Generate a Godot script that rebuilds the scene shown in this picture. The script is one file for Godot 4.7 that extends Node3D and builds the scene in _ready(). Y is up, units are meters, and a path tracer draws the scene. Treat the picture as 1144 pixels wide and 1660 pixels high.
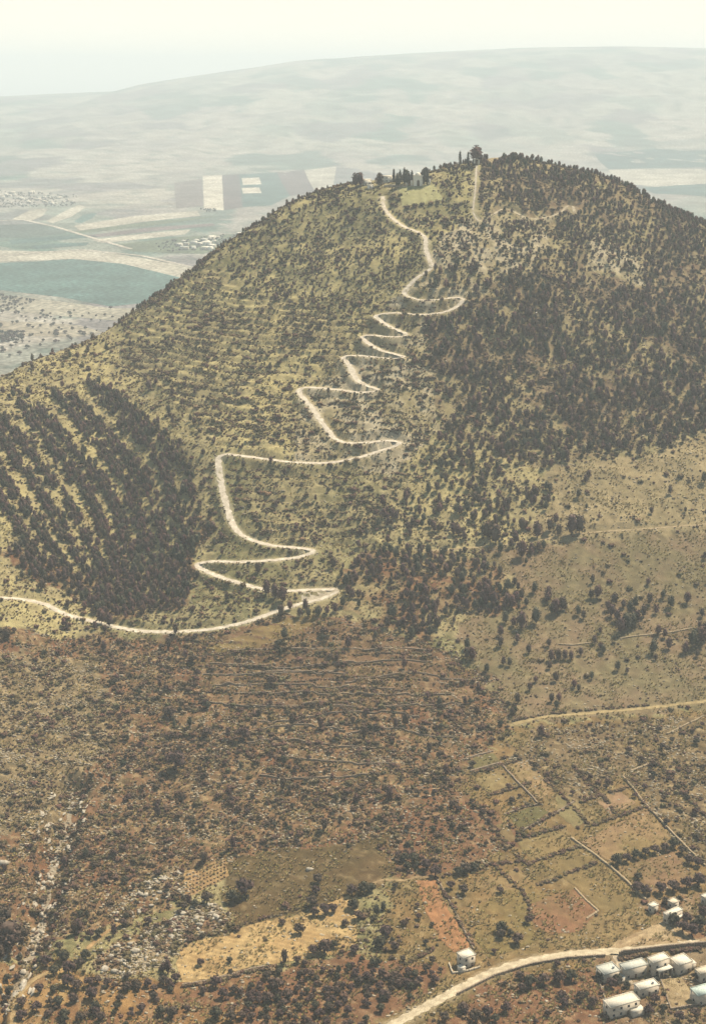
extends Node3D
# An aerial view of a wooded mountain with a serpentine road, fields and a village at its foot, a hazy plain behind.
# World: x to the right, y up, the camera looks towards -z; "d" below is the distance -z in metres.

const EYE := 400.0
const FPX := 2280.41        # focal length in pixels of the 1144 x 1660 photograph (40 degrees high)
const PLAIN := -120.0
var pitch := atan((830.0 - 120.0) / FPX)
var rng := RandomNumberGenerator.new()
var counts := {}
var M := {}

func _ready():
	rng.seed = 7
	setup_camera_and_light()
	make_materials()
	build_relief()
	build_zones()
	trace_roads()
	build_hillside()
	build_plain()
	build_roads()
	build_fields()
	build_field_walls()
	build_houses()
	build_summit()
	build_far_villages()
	build_vegetation()
	build_rocks()

# ---------------------------------------------------------------- camera, sky, sun
func setup_camera_and_light():
	var cam := Camera3D.new()
	cam.name = "camera"
	cam.fov = 40.0
	cam.near = 1.0
	cam.far = 60000.0
	cam.position = Vector3(0, EYE, 0)
	cam.rotation = Vector3(-pitch, 0, 0)
	add_child(cam)
	cam.current = true
	var sky_mat := ProceduralSkyMaterial.new()
	sky_mat.sky_top_color = Color(0.40, 0.47, 0.53)
	sky_mat.sky_horizon_color = Color(0.785, 0.75, 0.675)
	sky_mat.sky_curve = 0.12
	sky_mat.ground_bottom_color = Color(0.35, 0.33, 0.28)
	sky_mat.ground_horizon_color = Color(0.8, 0.79, 0.74)
	sky_mat.energy_multiplier = 1.0
	var sky := Sky.new()
	sky.sky_material = sky_mat
	var env := Environment.new()
	env.background_mode = Environment.BG_SKY
	env.sky = sky
	env.tonemap_mode = Environment.TONE_MAPPER_LINEAR
	env.tonemap_exposure = 2.35
	env.fog_enabled = true
	env.fog_density = 0.000105
	env.fog_light_color = Color(0.88, 0.945, 0.98)
	env.sdfgi_enabled = true
	env.ssao_enabled = true
	env.ssil_enabled = true
	var we := WorldEnvironment.new()
	we.name = "world_environment"
	we.environment = env
	add_child(we)
	var sun := DirectionalLight3D.new()
	sun.name = "sun"
	sun.light_energy = 1.6
	sun.light_color = Color(1.0, 0.93, 0.83)
	sun.light_angular_distance = 0.6
	sun.shadow_enabled = true
	add_child(sun)
	sun.look_at_from_position(Vector3.ZERO, -Vector3(0.52, 1.15, -0.50), Vector3.UP)

# ---------------------------------------------------------------- helpers
func numbered(called: String) -> String:
	var n: int = counts.get(called, 0)
	counts[called] = n + 1
	return called if n == 0 else "%s_%03d" % [called, n]

func tag(o: Node, label: String, category := "", group := "", kind := ""):
	if label: o.set_meta("label", label)
	if category: o.set_meta("category", category)
	if group: o.set_meta("group", group)
	if kind: o.set_meta("kind", kind)

func thing(called: String, at: Vector3, turn := 0.0) -> Node3D:
	var o := Node3D.new()
	o.name = numbered(called)
	add_child(o)
	o.position = at
	o.rotation.y = turn
	return o

func part(called: String, mesh: Mesh, m: Material, parent: Node) -> MeshInstance3D:
	var o := MeshInstance3D.new()
	o.name = called
	o.mesh = mesh
	o.material_override = m
	parent.add_child(o, true)
	return o

func top_mesh(called: String, mesh: Mesh, m: Material) -> MeshInstance3D:
	var o := MeshInstance3D.new()
	o.name = numbered(called)
	o.mesh = mesh
	o.material_override = m
	add_child(o)
	return o

func rr(a: float, b: float) -> float:
	return a + (b - a) * rng.randf()

func st_new() -> SurfaceTool:
	var st := SurfaceTool.new()
	st.begin(Mesh.PRIMITIVE_TRIANGLES)
	return st

func quad(st: SurfaceTool, a: Vector3, b: Vector3, c: Vector3, e: Vector3):
	for p in [a, b, c, a, c, e]:
		st.add_vertex(p)

func box(st: SurfaceTool, c: Vector3, s: Vector3, turn := 0.0):
	var b := Basis(Vector3.UP, turn)
	var p: Array = []
	for i in 8:
		p.append(c + b * (Vector3((i & 1) - 0.5, ((i >> 1) & 1) - 0.5, ((i >> 2) & 1) - 0.5) * s))
	for f in [[0, 2, 3, 1], [4, 5, 7, 6], [0, 4, 6, 2], [1, 3, 7, 5], [2, 6, 7, 3], [0, 1, 5, 4]]:
		quad(st, p[f[0]], p[f[1]], p[f[2]], p[f[3]])

func done(st: SurfaceTool) -> ArrayMesh:
	st.generate_normals()
	return st.commit()

func noise(seed_: int, freq: float, octaves := 3) -> FastNoiseLite:
	var n := FastNoiseLite.new()
	n.seed = seed_
	n.noise_type = FastNoiseLite.TYPE_SIMPLEX_SMOOTH
	n.frequency = freq
	n.fractal_octaves = octaves
	return n

func tex(seed_: int, freq: float, lo: Color, hi: Color, size := 512) -> NoiseTexture2D:
	var t := NoiseTexture2D.new()
	t.width = size
	t.height = size
	t.seamless = true
	var n := noise(seed_, freq, 5)
	t.noise = n
	var g := Gradient.new()
	g.set_color(0, lo)
	g.set_color(1, hi)
	t.color_ramp = g
	return t

func ground_material(seed_: int, near_scale: float) -> StandardMaterial3D:
	var m := StandardMaterial3D.new()
	m.vertex_color_use_as_albedo = true
	m.roughness = 0.95
	m.metallic_specular = 0.15
	m.albedo_texture = tex(seed_, 0.03, Color(0.45, 0.44, 0.42), Color(1, 1, 1))
	m.uv1_triplanar = true
	m.uv1_world_triplanar = true
	m.uv1_scale = Vector3.ONE / near_scale
	m.detail_enabled = true
	m.detail_blend_mode = BaseMaterial3D.BLEND_MODE_MUL
	m.detail_albedo = tex(seed_ + 1, 0.02, Color(0.74, 0.72, 0.70), Color(1, 1, 1))
	m.detail_uv_layer = BaseMaterial3D.DETAIL_UV_2
	m.uv2_triplanar = true
	m.uv2_world_triplanar = true
	m.uv2_scale = Vector3.ONE / (near_scale * 7.3)
	return m

func plain_material(c: Color, rough := 0.9) -> StandardMaterial3D:   # c is linear
	var m := StandardMaterial3D.new()
	m.albedo_color = c.linear_to_srgb()
	m.roughness = rough
	m.metallic_specular = 0.2
	return m

func stained(c: Color, seed_: int, scale: float, lo := 0.72) -> StandardMaterial3D:
	var m := plain_material(c)
	m.albedo_texture = tex(seed_, 0.02, Color(lo, lo, lo * 0.98), Color(1, 1, 1), 256)
	m.uv1_triplanar = true
	m.uv1_world_triplanar = true
	m.uv1_scale = Vector3.ONE / scale
	return m

func make_materials():
	M.ground = ground_material(11, 12.0)
	M.field = ground_material(21, 9.0)
	M.far = ground_material(31, 260.0)
	M.road = ground_material(41, 7.0)
	M.rock = ground_material(51, 3.0)
	var lf := StandardMaterial3D.new()
	lf.vertex_color_use_as_albedo = true
	lf.roughness = 0.8
	lf.metallic_specular = 0.2
	M.leaf = lf
	M.bark = plain_material(Color(0.10, 0.075, 0.055))
	M.white = stained(Color(0.74, 0.70, 0.60), 61, 6.0, 0.80)
	M.cream = stained(Color(0.52, 0.46, 0.36), 62, 5.0)
	M.grey = stained(Color(0.42, 0.43, 0.39), 63, 5.0)
	M.teal = stained(Color(0.42, 0.50, 0.46), 64, 5.0)
	M.stone = stained(Color(0.25, 0.20, 0.15), 65, 3.0)
	M.plaster = stained(Color(0.54, 0.48, 0.39), 67, 4.0)
	M.roof = stained(Color(0.62, 0.58, 0.49), 68, 4.0, 0.66)
	M.wall = stained(Color(0.33, 0.265, 0.175), 66, 3.0)
	M.glass = plain_material(Color(0.03, 0.035, 0.04), 0.15)
	M.wood = plain_material(Color(0.12, 0.08, 0.05))
	M.metal = plain_material(Color(0.35, 0.36, 0.36), 0.5)

# ---------------------------------------------------------------- pixel to place
func ray(u: float, v: float) -> Vector2:      # sideways and upwards metres for each metre of d
	var a := (u - 572.0) / FPX
	var b := (830.0 - v) / FPX
	var d := b * sin(pitch) + cos(pitch)
	return Vector2(a / d, (b * cos(pitch) - sin(pitch)) / d)

func pt(u: float, v: float, d: float) -> Vector3:   # (x, d, y)
	var r := ray(u, v)
	return Vector3(r.x * d, d, EYE + r.y * d)

func hit(u: float, v: float) -> Vector2:      # where that line of sight meets the ground of the mountain
	var r := ray(u, v)
	var d := 420.0
	while d < 2300.0:
		if EYE + r.y * d <= base(r.x * d, d): break
		d += 5.0
	var a := d - 5.0
	var b := d
	for i in 8:
		var c := (a + b) / 2
		if EYE + r.y * c <= base(r.x * c, c): b = c
		else: a = c
	return Vector2(r.x * b, b)

func hit_plain(u: float, v: float, y := PLAIN) -> Vector2:
	var r := ray(u, v)
	var d := (y - EYE) / r.y
	return Vector2(r.x * d, d)

func hits(px: Array) -> PackedVector2Array:
	var out := PackedVector2Array()
	for p in px: out.append(hit(p[0], p[1]))
	return out

func hits_plain(px: Array) -> PackedVector2Array:
	var out := PackedVector2Array()
	for p in px: out.append(hit_plain(p[0], p[1]))
	return out

# ---------------------------------------------------------------- the mountain's broad shape: a thin-plate surface through spot heights
const GX0 := -700.0
const GD0 := 360.0
const GS := 20.0
const GNX := 71
const GND := 104
var G := PackedFloat32Array()

func build_relief():
	var C: Array = []
	var crest := [[-60, 644, 1290], [0, 610, 1310], [80, 576, 1340], [150, 549, 1370], [240, 488, 1400], [350, 408, 1430], [470, 334, 1460], [560, 300, 1480], [640, 291, 1490], [700, 279, 1500], [770, 262, 1510], [830, 260, 1510], [930, 277, 1500], [1000, 297, 1490], [1060, 327, 1480], [1144, 367, 1470], [1210, 400, 1460]]
	for c in crest:
		var p := pt(c[0], c[1], c[2])
		C.append(p)
		C.append(Vector3(p.x, p.y + 70, p.z - 16))
		C.append(Vector3(p.x, p.y + 250, p.z * 0.45 - 40))
		C.append(Vector3(p.x, p.y + 600, -118))
	var face := {
		0: [[650, 1200], [750, 1090], [850, 1010], [970, 920], [1100, 835], [1250, 735], [1400, 655], [1540, 585], [1660, 530]],
		200: [[600, 1265], [700, 1155], [800, 1078], [900, 1005], [960, 962], [1060, 880], [1200, 780], [1350, 690], [1500, 605], [1660, 528]],
		350: [[480, 1340], [600, 1210], [730, 1090], [820, 1035], [900, 985], [960, 940], [1060, 872], [1200, 775], [1350, 685], [1500, 602], [1660, 527]],
		520: [[400, 1380], [500, 1275], [600, 1195], [720, 1100], [850, 1015], [960, 938], [1100, 842], [1300, 706], [1500, 601], [1660, 526]],
		700: [[300, 1430], [400, 1325], [480, 1265], [600, 1180], [720, 1100], [850, 1020], [960, 940], [1100, 845], [1300, 705], [1500, 600], [1660, 525]],
		900: [[300, 1455], [400, 1350], [480, 1285], [600, 1200], [720, 1115], [800, 1055], [900, 985], [1100, 850], [1300, 712], [1500, 602], [1660, 525]],
		1144: [[420, 1390], [480, 1330], [600, 1225], [720, 1125], [800, 1060], [900, 990], [1100, 858], [1300, 720], [1500, 605], [1660, 526]],
	}
	for u in face:
		for e in face[u]: C.append(pt(u, e[0], e[1]))
	for e in [[-500, 400, 6], [-200, 400, 0], [0, 400, 0], [200, 400, 0], [500, 400, 5], [-620, 600, 10], [620, 600, -3], [-620, 800, 22], [620, 800, -6], [-620, 1000, 60], [620, 1000, 10], [-620, 1200, 95], [620, 1200, 60], [-620, 1450, 70], [620, 1450, 150], [-620, 2100, -118], [620, 2100, -118]]:
		C.append(Vector3(e[0], e[1], e[2]))
	var n := C.size()
	var N := n + 3
	var A: Array = []
	for i in N:
		var row := PackedFloat64Array()
		row.resize(N + 1)
		A.append(row)
	for i in n:
		var pi := Vector2(C[i].x, C[i].y) / 100.0
		for j in n:
			A[i][j] = tps(pi.distance_squared_to(Vector2(C[j].x, C[j].y) / 100.0))
		A[i][i] += 0.02
		A[i][n] = 1.0
		A[i][n + 1] = pi.x
		A[i][n + 2] = pi.y
		A[n][i] = 1.0
		A[n + 1][i] = pi.x
		A[n + 2][i] = pi.y
		A[i][N] = C[i].z
	for c in N:                                   # Gauss with row exchange
		var best := c
		for r in range(c + 1, N):
			if absf(A[r][c]) > absf(A[best][c]): best = r
		var t: PackedFloat64Array = A[best]
		A[best] = A[c]
		A[c] = t
		var inv := 1.0 / t[c]
		for r in range(c + 1, N):
			var row: PackedFloat64Array = A[r]
			var k := row[c] * inv
			if k == 0.0: continue
			for q in range(c, N + 1): row[q] -= k * t[q]
			A[r] = row
	var w := PackedFloat64Array()
	w.resize(N)
	for c in range(N - 1, -1, -1):
		var s: float = A[c][N]
		for q in range(c + 1, N): s -= A[c][q] * w[q]
		w[c] = s / A[c][c]
	var px := PackedFloat64Array()
	var pd := PackedFloat64Array()
	for c in C:
		px.append(c.x / 100.0)
		pd.append(c.y / 100.0)
	G.resize(GNX * GND)
	for j in GND:
		for i in GNX:
			var x := (GX0 + i * GS) / 100.0
			var d := (GD0 + j * GS) / 100.0
			var s := w[n] + w[n + 1] * x + w[n + 2] * d
			for k in n:
				var dx := x - px[k]
				var dd := d - pd[k]
				var r2 := dx * dx + dd * dd
				if r2 > 1e-9: s += w[k] * r2 * log(r2) * 0.5
			G[j * GNX + i] = s

func tps(r2: float) -> float:
	return r2 * log(maxf(r2, 1e-9)) * 0.5

func base(x: float, d: float) -> float:        # Catmull-Rom over the grid of heights
	var fx := clampf((x - GX0) / GS, 1.0, GNX - 2.001)
	var fd := clampf((d - GD0) / GS, 1.0, GND - 2.001)
	var i := int(fx)
	var j := int(fd)
	var tx := fx - i
	var td := fd - j
	var r0 := 0.0
	var o := (j - 1) * GNX + i - 1
	var a := cubic_interpolate(G[o + 1], G[o + 2], G[o], G[o + 3], tx)
	o += GNX
	var b := cubic_interpolate(G[o + 1], G[o + 2], G[o], G[o + 3], tx)
	o += GNX
	var c := cubic_interpolate(G[o + 1], G[o + 2], G[o], G[o + 3], tx)
	o += GNX
	var e := cubic_interpolate(G[o + 1], G[o + 2], G[o], G[o + 3], tx)
	return cubic_interpolate(b, c, a, e, td)

# ---------------------------------------------------------------- what grows where
const ZX0 := -440.0
const ZD0 := 400.0
const ZS := 4.0
const ZNX := 221
const ZND := 300
var Z := PackedInt32Array()
var strip_w := PackedFloat32Array()      # 1 on the planted strips
var zones: Array = []
var warp_a := noise(101, 0.03, 2)
var warp_b := noise(102, 0.03, 2)

func zone(called: String, pine: float, shrub: float, olive: float, rock: float, ca: Color, cb: Color, terrace: float, px: Array):
	zones.append({"name": called, "pine": pine, "shrub": shrub, "olive": olive, "rock": rock, "a": ca, "b": cb, "terrace": terrace, "px": px})

func build_zones():
	var ochre := Color(0.45, 0.40, 0.215)
	var yellow := Color(0.60, 0.54, 0.27)
	var pale := Color(0.66, 0.60, 0.43)
	var green := Color(0.29, 0.285, 0.135)
	var brown := Color(0.26, 0.14, 0.078)
	var red := Color(0.26, 0.147, 0.083)
	var tan := Color(0.46, 0.31, 0.13)
	zone("hillside", 0.06, 0.45, 0, 0.1, ochre, green, 0.3, [])
	zone("maquis", 0.26, 0.5, 0, 0.25, yellow, green, 0.1, [[130, 552], [250, 460], [350, 395], [470, 315], [560, 280], [770, 240], [775, 330], [700, 440], [640, 480], [560, 515], [430, 480], [340, 435], [220, 520], [180, 560]])
	zone("sunny_slope", 0.02, 0.6, 0, 0.08, yellow, ochre, 0.8, [[220, 520], [340, 435], [430, 485], [560, 515], [640, 480], [660, 505], [560, 580], [490, 625], [475, 740], [365, 735], [335, 705], [260, 635], [180, 575]])
	zone("strip_slope", 0.03, 0.28, 0, 0.15, yellow, ochre, 0.2, [[-80, 640], [0, 606], [140, 548], [200, 600], [350, 735], [335, 930], [180, 1012], [0, 930], [-80, 920]])
	zone("gully_wood", 0.90, 0.5, 0, 0.1, ochre, brown, 0.0, [[-80, 868], [0, 882], [60, 910], [120, 930], [185, 915], [240, 900], [290, 880], [335, 835], [350, 862], [312, 890], [320, 930], [300, 985], [240, 1003], [170, 1003], [110, 965], [60, 945], [0, 900], [-80, 885]])
	zone("pine_forest", 0.52, 0.55, 0, 0.3, ochre, Color(0.26, 0.19, 0.12), 0.0, [[705, 470], [690, 560], [720, 690], [790, 730], [880, 765], [960, 738], [1040, 738], [1144, 700], [1240, 690], [1240, 390], [1144, 350], [1060, 310], [930, 258], [830, 240], [775, 245], [775, 340], [800, 420]])
	zone("rocky_clearing", 0.33, 0.5, 0, 0.3, pale, ochre, 0.0, [[765, 350], [900, 350], [880, 400], [850, 440], [760, 490], [700, 480], [660, 470], [700, 400]])
	zone("far_clearing", 0.35, 0.4, 0, 0.4, pale, ochre, 0.0, [[960, 380], [1050, 420], [1040, 460], [950, 440]])
	zone("serpentine_slope", 0.05, 0.6, 0, 0.15, pale, ochre, 0.4, [[640, 480], [700, 480], [690, 560], [715, 690], [680, 730], [650, 760], [480, 760], [480, 640], [560, 580]])
	zone("middle_slope", 0.05, 0.55, 0, 0.1, ochre, green, 0.9, [[365, 740], [650, 762], [680, 730], [720, 700], [790, 735], [880, 765], [700, 880], [540, 900], [500, 890], [400, 870], [365, 800]])
	zone("scattered_pines", 0.24, 0.4, 0, 0.1, ochre, yellow, 0.1, [[660, 745], [720, 700], [790, 735], [880, 765], [950, 850], [850, 890], [700, 900], [600, 880]])
	zone("bare_slope", 0.006, 0.12, 0, 0.12, Color(0.46, 0.385, 0.22), Color(0.35, 0.30, 0.165), 0.15, [[880, 768], [960, 740], [1040, 740], [1144, 705], [1240, 690], [1240, 860], [900, 885], [850, 860], [900, 800]])
	zone("meadow", 0.012, 0.05, 0, 0.03, Color(0.31, 0.235, 0.145), Color(0.245, 0.215, 0.115), 0.0, [[800, 890], [900, 885], [1240, 855], [1240, 1140], [830, 1172], [790, 1090], [740, 1040], [760, 960]])
	zone("pine_grove", 0.44, 0.3, 0, 0.05, ochre, brown, 0.0, [[540, 960], [580, 890], [700, 888], [830, 930], [850, 985], [760, 1000], [690, 1045], [640, 1020], [590, 1003], [550, 990]])
	zone("verge", 0.04, 0.3, 0, 0.1, yellow, ochre, 0.0, [[-80, 900], [0, 905], [70, 950], [170, 1004], [160, 1035], [0, 1015], [-80, 1015]])
	zone("scrub", 0.025, 1.15, 0.05, 0.45, brown, Color(0.31, 0.205, 0.112), 0.7, [[-80, 1015], [160, 1030], [330, 1030], [450, 1000], [590, 1005], [690, 1045], [790, 1090], [830, 1175], [760, 1250], [700, 1340], [640, 1420], [350, 1400], [280, 1470], [-80, 1560]])
	zone("old_terraces", 0.02, 0.5, 0, 0.2, Color(0.27, 0.175, 0.098), Color(0.25, 0.155, 0.09), 1.0, [[320, 1050], [450, 1005], [590, 1008], [690, 1050], [780, 1095], [770, 1125], [560, 1150], [330, 1140]])
	zone("pale_scrub", 0.0, 0.9, 0, 0.5, Color(0.33, 0.265, 0.155), Color(0.26, 0.20, 0.11), 0.4, [[-80, 1050], [150, 1060], [190, 1150], [150, 1250], [100, 1330], [-80, 1360]])
	zone("field_country", 0.0, 0.06, 0.012, 0.05, Color(0.32, 0.22, 0.10), Color(0.25, 0.19, 0.083), 0.2, [[830, 1178], [1240, 1140], [1240, 1720], [600, 1720], [620, 1480], [640, 1420], [700, 1340], [760, 1250]])
	zone("wall_country", 0.0, 0.42, 0.05, 0.4, Color(0.22, 0.165, 0.085), Color(0.27, 0.20, 0.115), 0.5, [[860, 1180], [1240, 1150], [1240, 1400], [1140, 1400], [1090, 1350], [1010, 1255], [940, 1300], [830, 1235]])
	zone("thicket", 0.0, 0.55, 0.12, 0.2, brown, red, 0.3, [[640, 1420], [650, 1330], [740, 1270], [820, 1330], [850, 1370], [780, 1400], [700, 1425]])
	zone("brown_field", 0.0, 0.02, 0.0, 0.03, Color(0.155, 0.115, 0.052), Color(0.19, 0.13, 0.06), 0.0, [[362, 1405], [480, 1372], [620, 1352], [640, 1420], [575, 1455], [380, 1505], [370, 1450]])
	zone("rubble_patch", 0.0, 0.7, 0.06, 1.0, Color(0.40, 0.33, 0.22), brown, 0.0, [[150, 1590], [185, 1530], [320, 1460], [365, 1470], [362, 1505], [290, 1535], [240, 1580]])
	zone("rubble_patch", 0.0, 0.4, 0.05, 0.8, Color(0.36, 0.29, 0.19), brown, 0.0, [[170, 1490], [230, 1430], [290, 1395], [300, 1450], [240, 1470], [200, 1500]])
	zone("lower_olives", 0.0, 0.12, 0.14, 0.1, Color(0.42, 0.265, 0.11), brown, 0.0, [[-80, 1570], [60, 1540], [160, 1590], [290, 1590], [420, 1570], [400, 1720], [-80, 1720]])
	zone("olive_grove", 0.0, 0.15, 0.62, 0.05, brown, red, 0.0, [[400, 1590], [560, 1545], [610, 1560], [720, 1560], [735, 1590], [620, 1665], [600, 1720], [380, 1720]])
	zone("roadside", 0.0, 0.15, 0.08, 0.1, red, brown, 0.0, [[690, 1650], [800, 1590], [960, 1560], [985, 1720], [640, 1720]])
	zone("village", 0.0, 0.10, 0.0, 0.1, Color(0.30, 0.23, 0.14), brown, 0.0, [[960, 1555], [1240, 1540], [1240, 1720], [985, 1720]])
	zone("village", 0.0, 0.25, 0.08, 0.1, Color(0.36, 0.28, 0.17), brown, 0.0, [[1030, 1455], [1240, 1430], [1240, 1530], [1110, 1525]])
	zone("summit_compound", 0.035, 0.25, 0, 0.1, ochre, green, 0.0, [[572, 318], [572, 285], [640, 274], [700, 268], [722, 290], [718, 345], [650, 348], [640, 320]])
	Z.resize(ZNX * ZND)
	strip_w.resize(ZNX * ZND)
	for k in range(1, zones.size()):
		var poly := hits(zones[k].px)
		var lo := Vector2(INF, INF)
		var hi := -lo
		for p in poly:
			lo = lo.min(p)
			hi = hi.max(p)
		for j in range(maxi(0, int((lo.y - ZD0) / ZS)), mini(ZND - 1, int((hi.y - ZD0) / ZS) + 1) + 1):
			for i in range(maxi(0, int((lo.x - ZX0) / ZS)), mini(ZNX - 1, int((hi.x - ZX0) / ZS) + 1) + 1):
				if Geometry2D.is_point_in_polygon(Vector2(ZX0 + i * ZS, ZD0 + j * ZS), poly): Z[j * ZNX + i] = k
	for q9 in 10:
		var t9 := q9 / 10.2
		var left := [[-75, 690], [-45, 745], [-10, 800], [25, 850], [85, 945]]
		var far := [[206, 608], [252, 650], [300, 697], [335, 740], [348, 850]]
		var s: Array = []
		for i9 in 5: s.append([lerpf(left[i9][0], far[i9][0], t9), lerpf(left[i9][1], far[i9][1], t9) + (14.0 if q9 % 2 else 0.0) * (1.0 - i9 / 4.0)])
		var line := hits(s)
		for k in line.size() - 1:
			var len := line[k].distance_to(line[k + 1])
			for q in int(len / 2.0) + 1:
				var c := line[k].lerp(line[k + 1], q * 2.0 / len)
				for j in range(int((c.y - 6 - ZD0) / ZS), int((c.y + 6 - ZD0) / ZS) + 2):
					for i in range(int((c.x - 6 - ZX0) / ZS), int((c.x + 6 - ZX0) / ZS) + 2):
						if i >= 0 and i < ZNX and j >= 0 and j < ZND and Vector2(ZX0 + i * ZS, ZD0 + j * ZS).distance_to(c) < 4.1: strip_w[j * ZNX + i] = 1.0

func zone_at(x: float, d: float, warp := 7.0) -> int:
	var wx := x + warp_a.get_noise_2d(x, d) * warp
	var wd := d + warp_b.get_noise_2d(x, d) * warp
	var i := clampi(roundi((wx - ZX0) / ZS), 0, ZNX - 1)
	var j := clampi(roundi((wd - ZD0) / ZS), 0, ZND - 1)
	return Z[j * ZNX + i]

func strip_at(x: float, d: float) -> float:
	var i := clampi(roundi((x - ZX0) / ZS), 0, ZNX - 1)
	var j := clampi(roundi((d - ZD0) / ZS), 0, ZND - 1)
	return strip_w[j * ZNX + i]

# ---------------------------------------------------------------- roads: centre lines laid on the ground
var roads: Array = []

func road(called: String, half: float, lift: float, bank: float, colour: Color, label: String, px: Array):
	var raw := hits(px)
	var c := Curve2D.new()
	for i in raw.size():
		var t := Vector2.ZERO
		if i > 0 and i < raw.size() - 1:
			var into := raw[i] - raw[i - 1]
			var out := raw[i + 1] - raw[i]
			t = (raw[i + 1] - raw[i - 1]).normalized() * minf(into.length(), out.length()) * 0.34
		c.add_point(raw[i], -t, t)
	c.bake_interval = 1.5
	var p := c.get_baked_points()
	var h := PackedFloat32Array()
	for q in p: h.append(base(q.x, q.y))
	for k in 6:                                    # an even gradient
		var h2 := h.duplicate()
		for i in range(2, h.size() - 2): h2[i] = (h[i - 2] + h[i - 1] + h[i] + h[i + 1] + h[i + 2]) / 5.0
		h = h2
	for i in h.size(): h[i] += lift
	roads.append({"name": called, "half": half, "bank": bank, "colour": colour, "label": label, "p": p, "h": h})

func trace_roads():
	var pale := Color(0.86, 0.81, 0.69)
	road("road", 2.5, 0.0, 4.5, pale, "pale serpentine road winding down the mountain", [[620, 318], [622, 335], [632, 350], [645, 361], [660, 370], [677, 376], [689, 386], [690, 402], [694, 418], [700, 432], [690, 441], [676, 450], [662, 464], [656, 477], [670, 484], [690, 487], [715, 485], [738, 482], [749, 484], [740, 497], [715, 507], [680, 510], [640, 507], [614, 509], [610, 514], [622, 524], [640, 533], [656, 540], [655, 545], [630, 546], [602, 543], [588, 546], [598, 557], [620, 569], [645, 575], [653, 579], [630, 581], [590, 577], [562, 576], [557, 581], [567, 594], [575, 611], [590, 624], [608, 629], [608, 634], [580, 636], [540, 631], [508, 628], [490, 629], [484, 636], [500, 655], [520, 682], [538, 707], [555, 717], [590, 718], [625, 714], [645, 716], [640, 723], [615, 731], [580, 742], [530, 750], [480, 750], [430, 744], [385, 738], [364, 736], [354, 744], [357, 775], [366, 815], [378, 852], [400, 872], [440, 884], [480, 888], [505, 891], [502, 898], [480, 904], [440, 908], [390, 911], [345, 910], [323, 913], [322, 919], [338, 928], [370, 940], [420, 954], [460, 958], [505, 956], [541, 955], [542, 961], [520, 970], [480, 981], [445, 992], [400, 1008], [350, 1019], [290, 1024], [230, 1023], [190, 1017], [150, 1007], [110, 997], [75, 980], [40, 972], [0, 969], [-60, 966]])
	road("road", 2.3, 1.1, 2.6, Color(0.76, 0.68, 0.50), "broad tan road curving past the village houses", [[560, 1700], [640, 1662], [690, 1635], [740, 1608], [800, 1578], [860, 1560], [920, 1550], [980, 1546], [1040, 1541], [1100, 1534], [1144, 1530], [1210, 1524]])
	road("track", 1.7, 0.2, 2.5, Color(0.50, 0.41, 0.22), "yellowish farm track crossing the meadow edge", [[832, 1174], [855, 1168], [880, 1163], [950, 1157], [1050, 1148], [1144, 1137], [1200, 1131]])
	road("track", 1.3, 0.0, 3.0, Color(0.46, 0.38, 0.24), "faint track along the foot of the bare slope", [[690, 893], [780, 887], [860, 878], [950, 864], [1050, 857], [1144, 850], [1200, 846]])
	road("footpath", 1.0, 0.0, 2.0, Color(0.70, 0.66, 0.56), "straight stepped path climbing to the summit tree", [[772, 268], [771, 285], [770, 305], [768, 325], [766, 342], [770, 352], [775, 358]])
	road("footpath", 1.7, 0.0, 2.0, Color(0.66, 0.60, 0.45), "pale path across the upper pine forest", [[800, 348], [820, 338], [850, 352], [880, 353], [905, 346], [924, 332], [930, 345]])
	road("footpath", 1.1, 0.0, 1.5, Color(0.52, 0.36, 0.18), "tan footpath slanting beside the rubble patch", [[135, 1545], [160, 1521], [180, 1506], [196, 1494]])
	road("footpath", 1.3, 0.0, 1.5, Color(0.50, 0.38, 0.20), "tan path bending between the lower olive trees", [[20, 1672], [26, 1625], [45, 1597], [70, 1580], [100, 1572]])
	road("footpath", 0.9, 0.0, 1.5, Color(0.46, 0.35, 0.20), "narrow path leading to the orange field corner", [[590, 1438], [620, 1427], [655, 1427], [680, 1421], [705, 1424]])
	road("lane", 1.6, 0.3, 1.5, Color(0.64, 0.56, 0.42), "short pale lane between the village houses", [[996, 1546], [1002, 1562], [1010, 1580], [1022, 1597]])
	road("lane", 2.2, 0.3, 2.0, Color(0.58, 0.46, 0.28), "sandy lane climbing to the upper farmhouse", [[1000, 1537], [1040, 1517], [1070, 1502], [1085, 1498], [1098, 1508], [1120, 1528]])

# ---------------------------------------------------------------- the mountain's ground
var xs := PackedFloat32Array()
var dd := PackedFloat32Array()
var HF := PackedFloat32Array()
var road_near := PackedFloat32Array()

func lookup(a: PackedFloat32Array, v: float) -> int:
	return clampi(a.bsearch(v) - 1, 0, a.size() - 2)

func ground(x: float, d: float) -> float:
	var i := lookup(xs, x)
	var j := lookup(dd, d)
	var n := xs.size()
	var tx := clampf((x - xs[i]) / (xs[i + 1] - xs[i]), 0, 1)
	var td := clampf((d - dd[j]) / (dd[j + 1] - dd[j]), 0, 1)
	var o := j * n + i
	return lerpf(lerpf(HF[o], HF[o + 1], tx), lerpf(HF[o + n], HF[o + n + 1], tx), td)

func near_road(x: float, d: float) -> float:
	var i := lookup(xs, x)
	var j := lookup(dd, d)
	return road_near[j * xs.size() + i]

var terr := noise(3, 0.02, 2)

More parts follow.
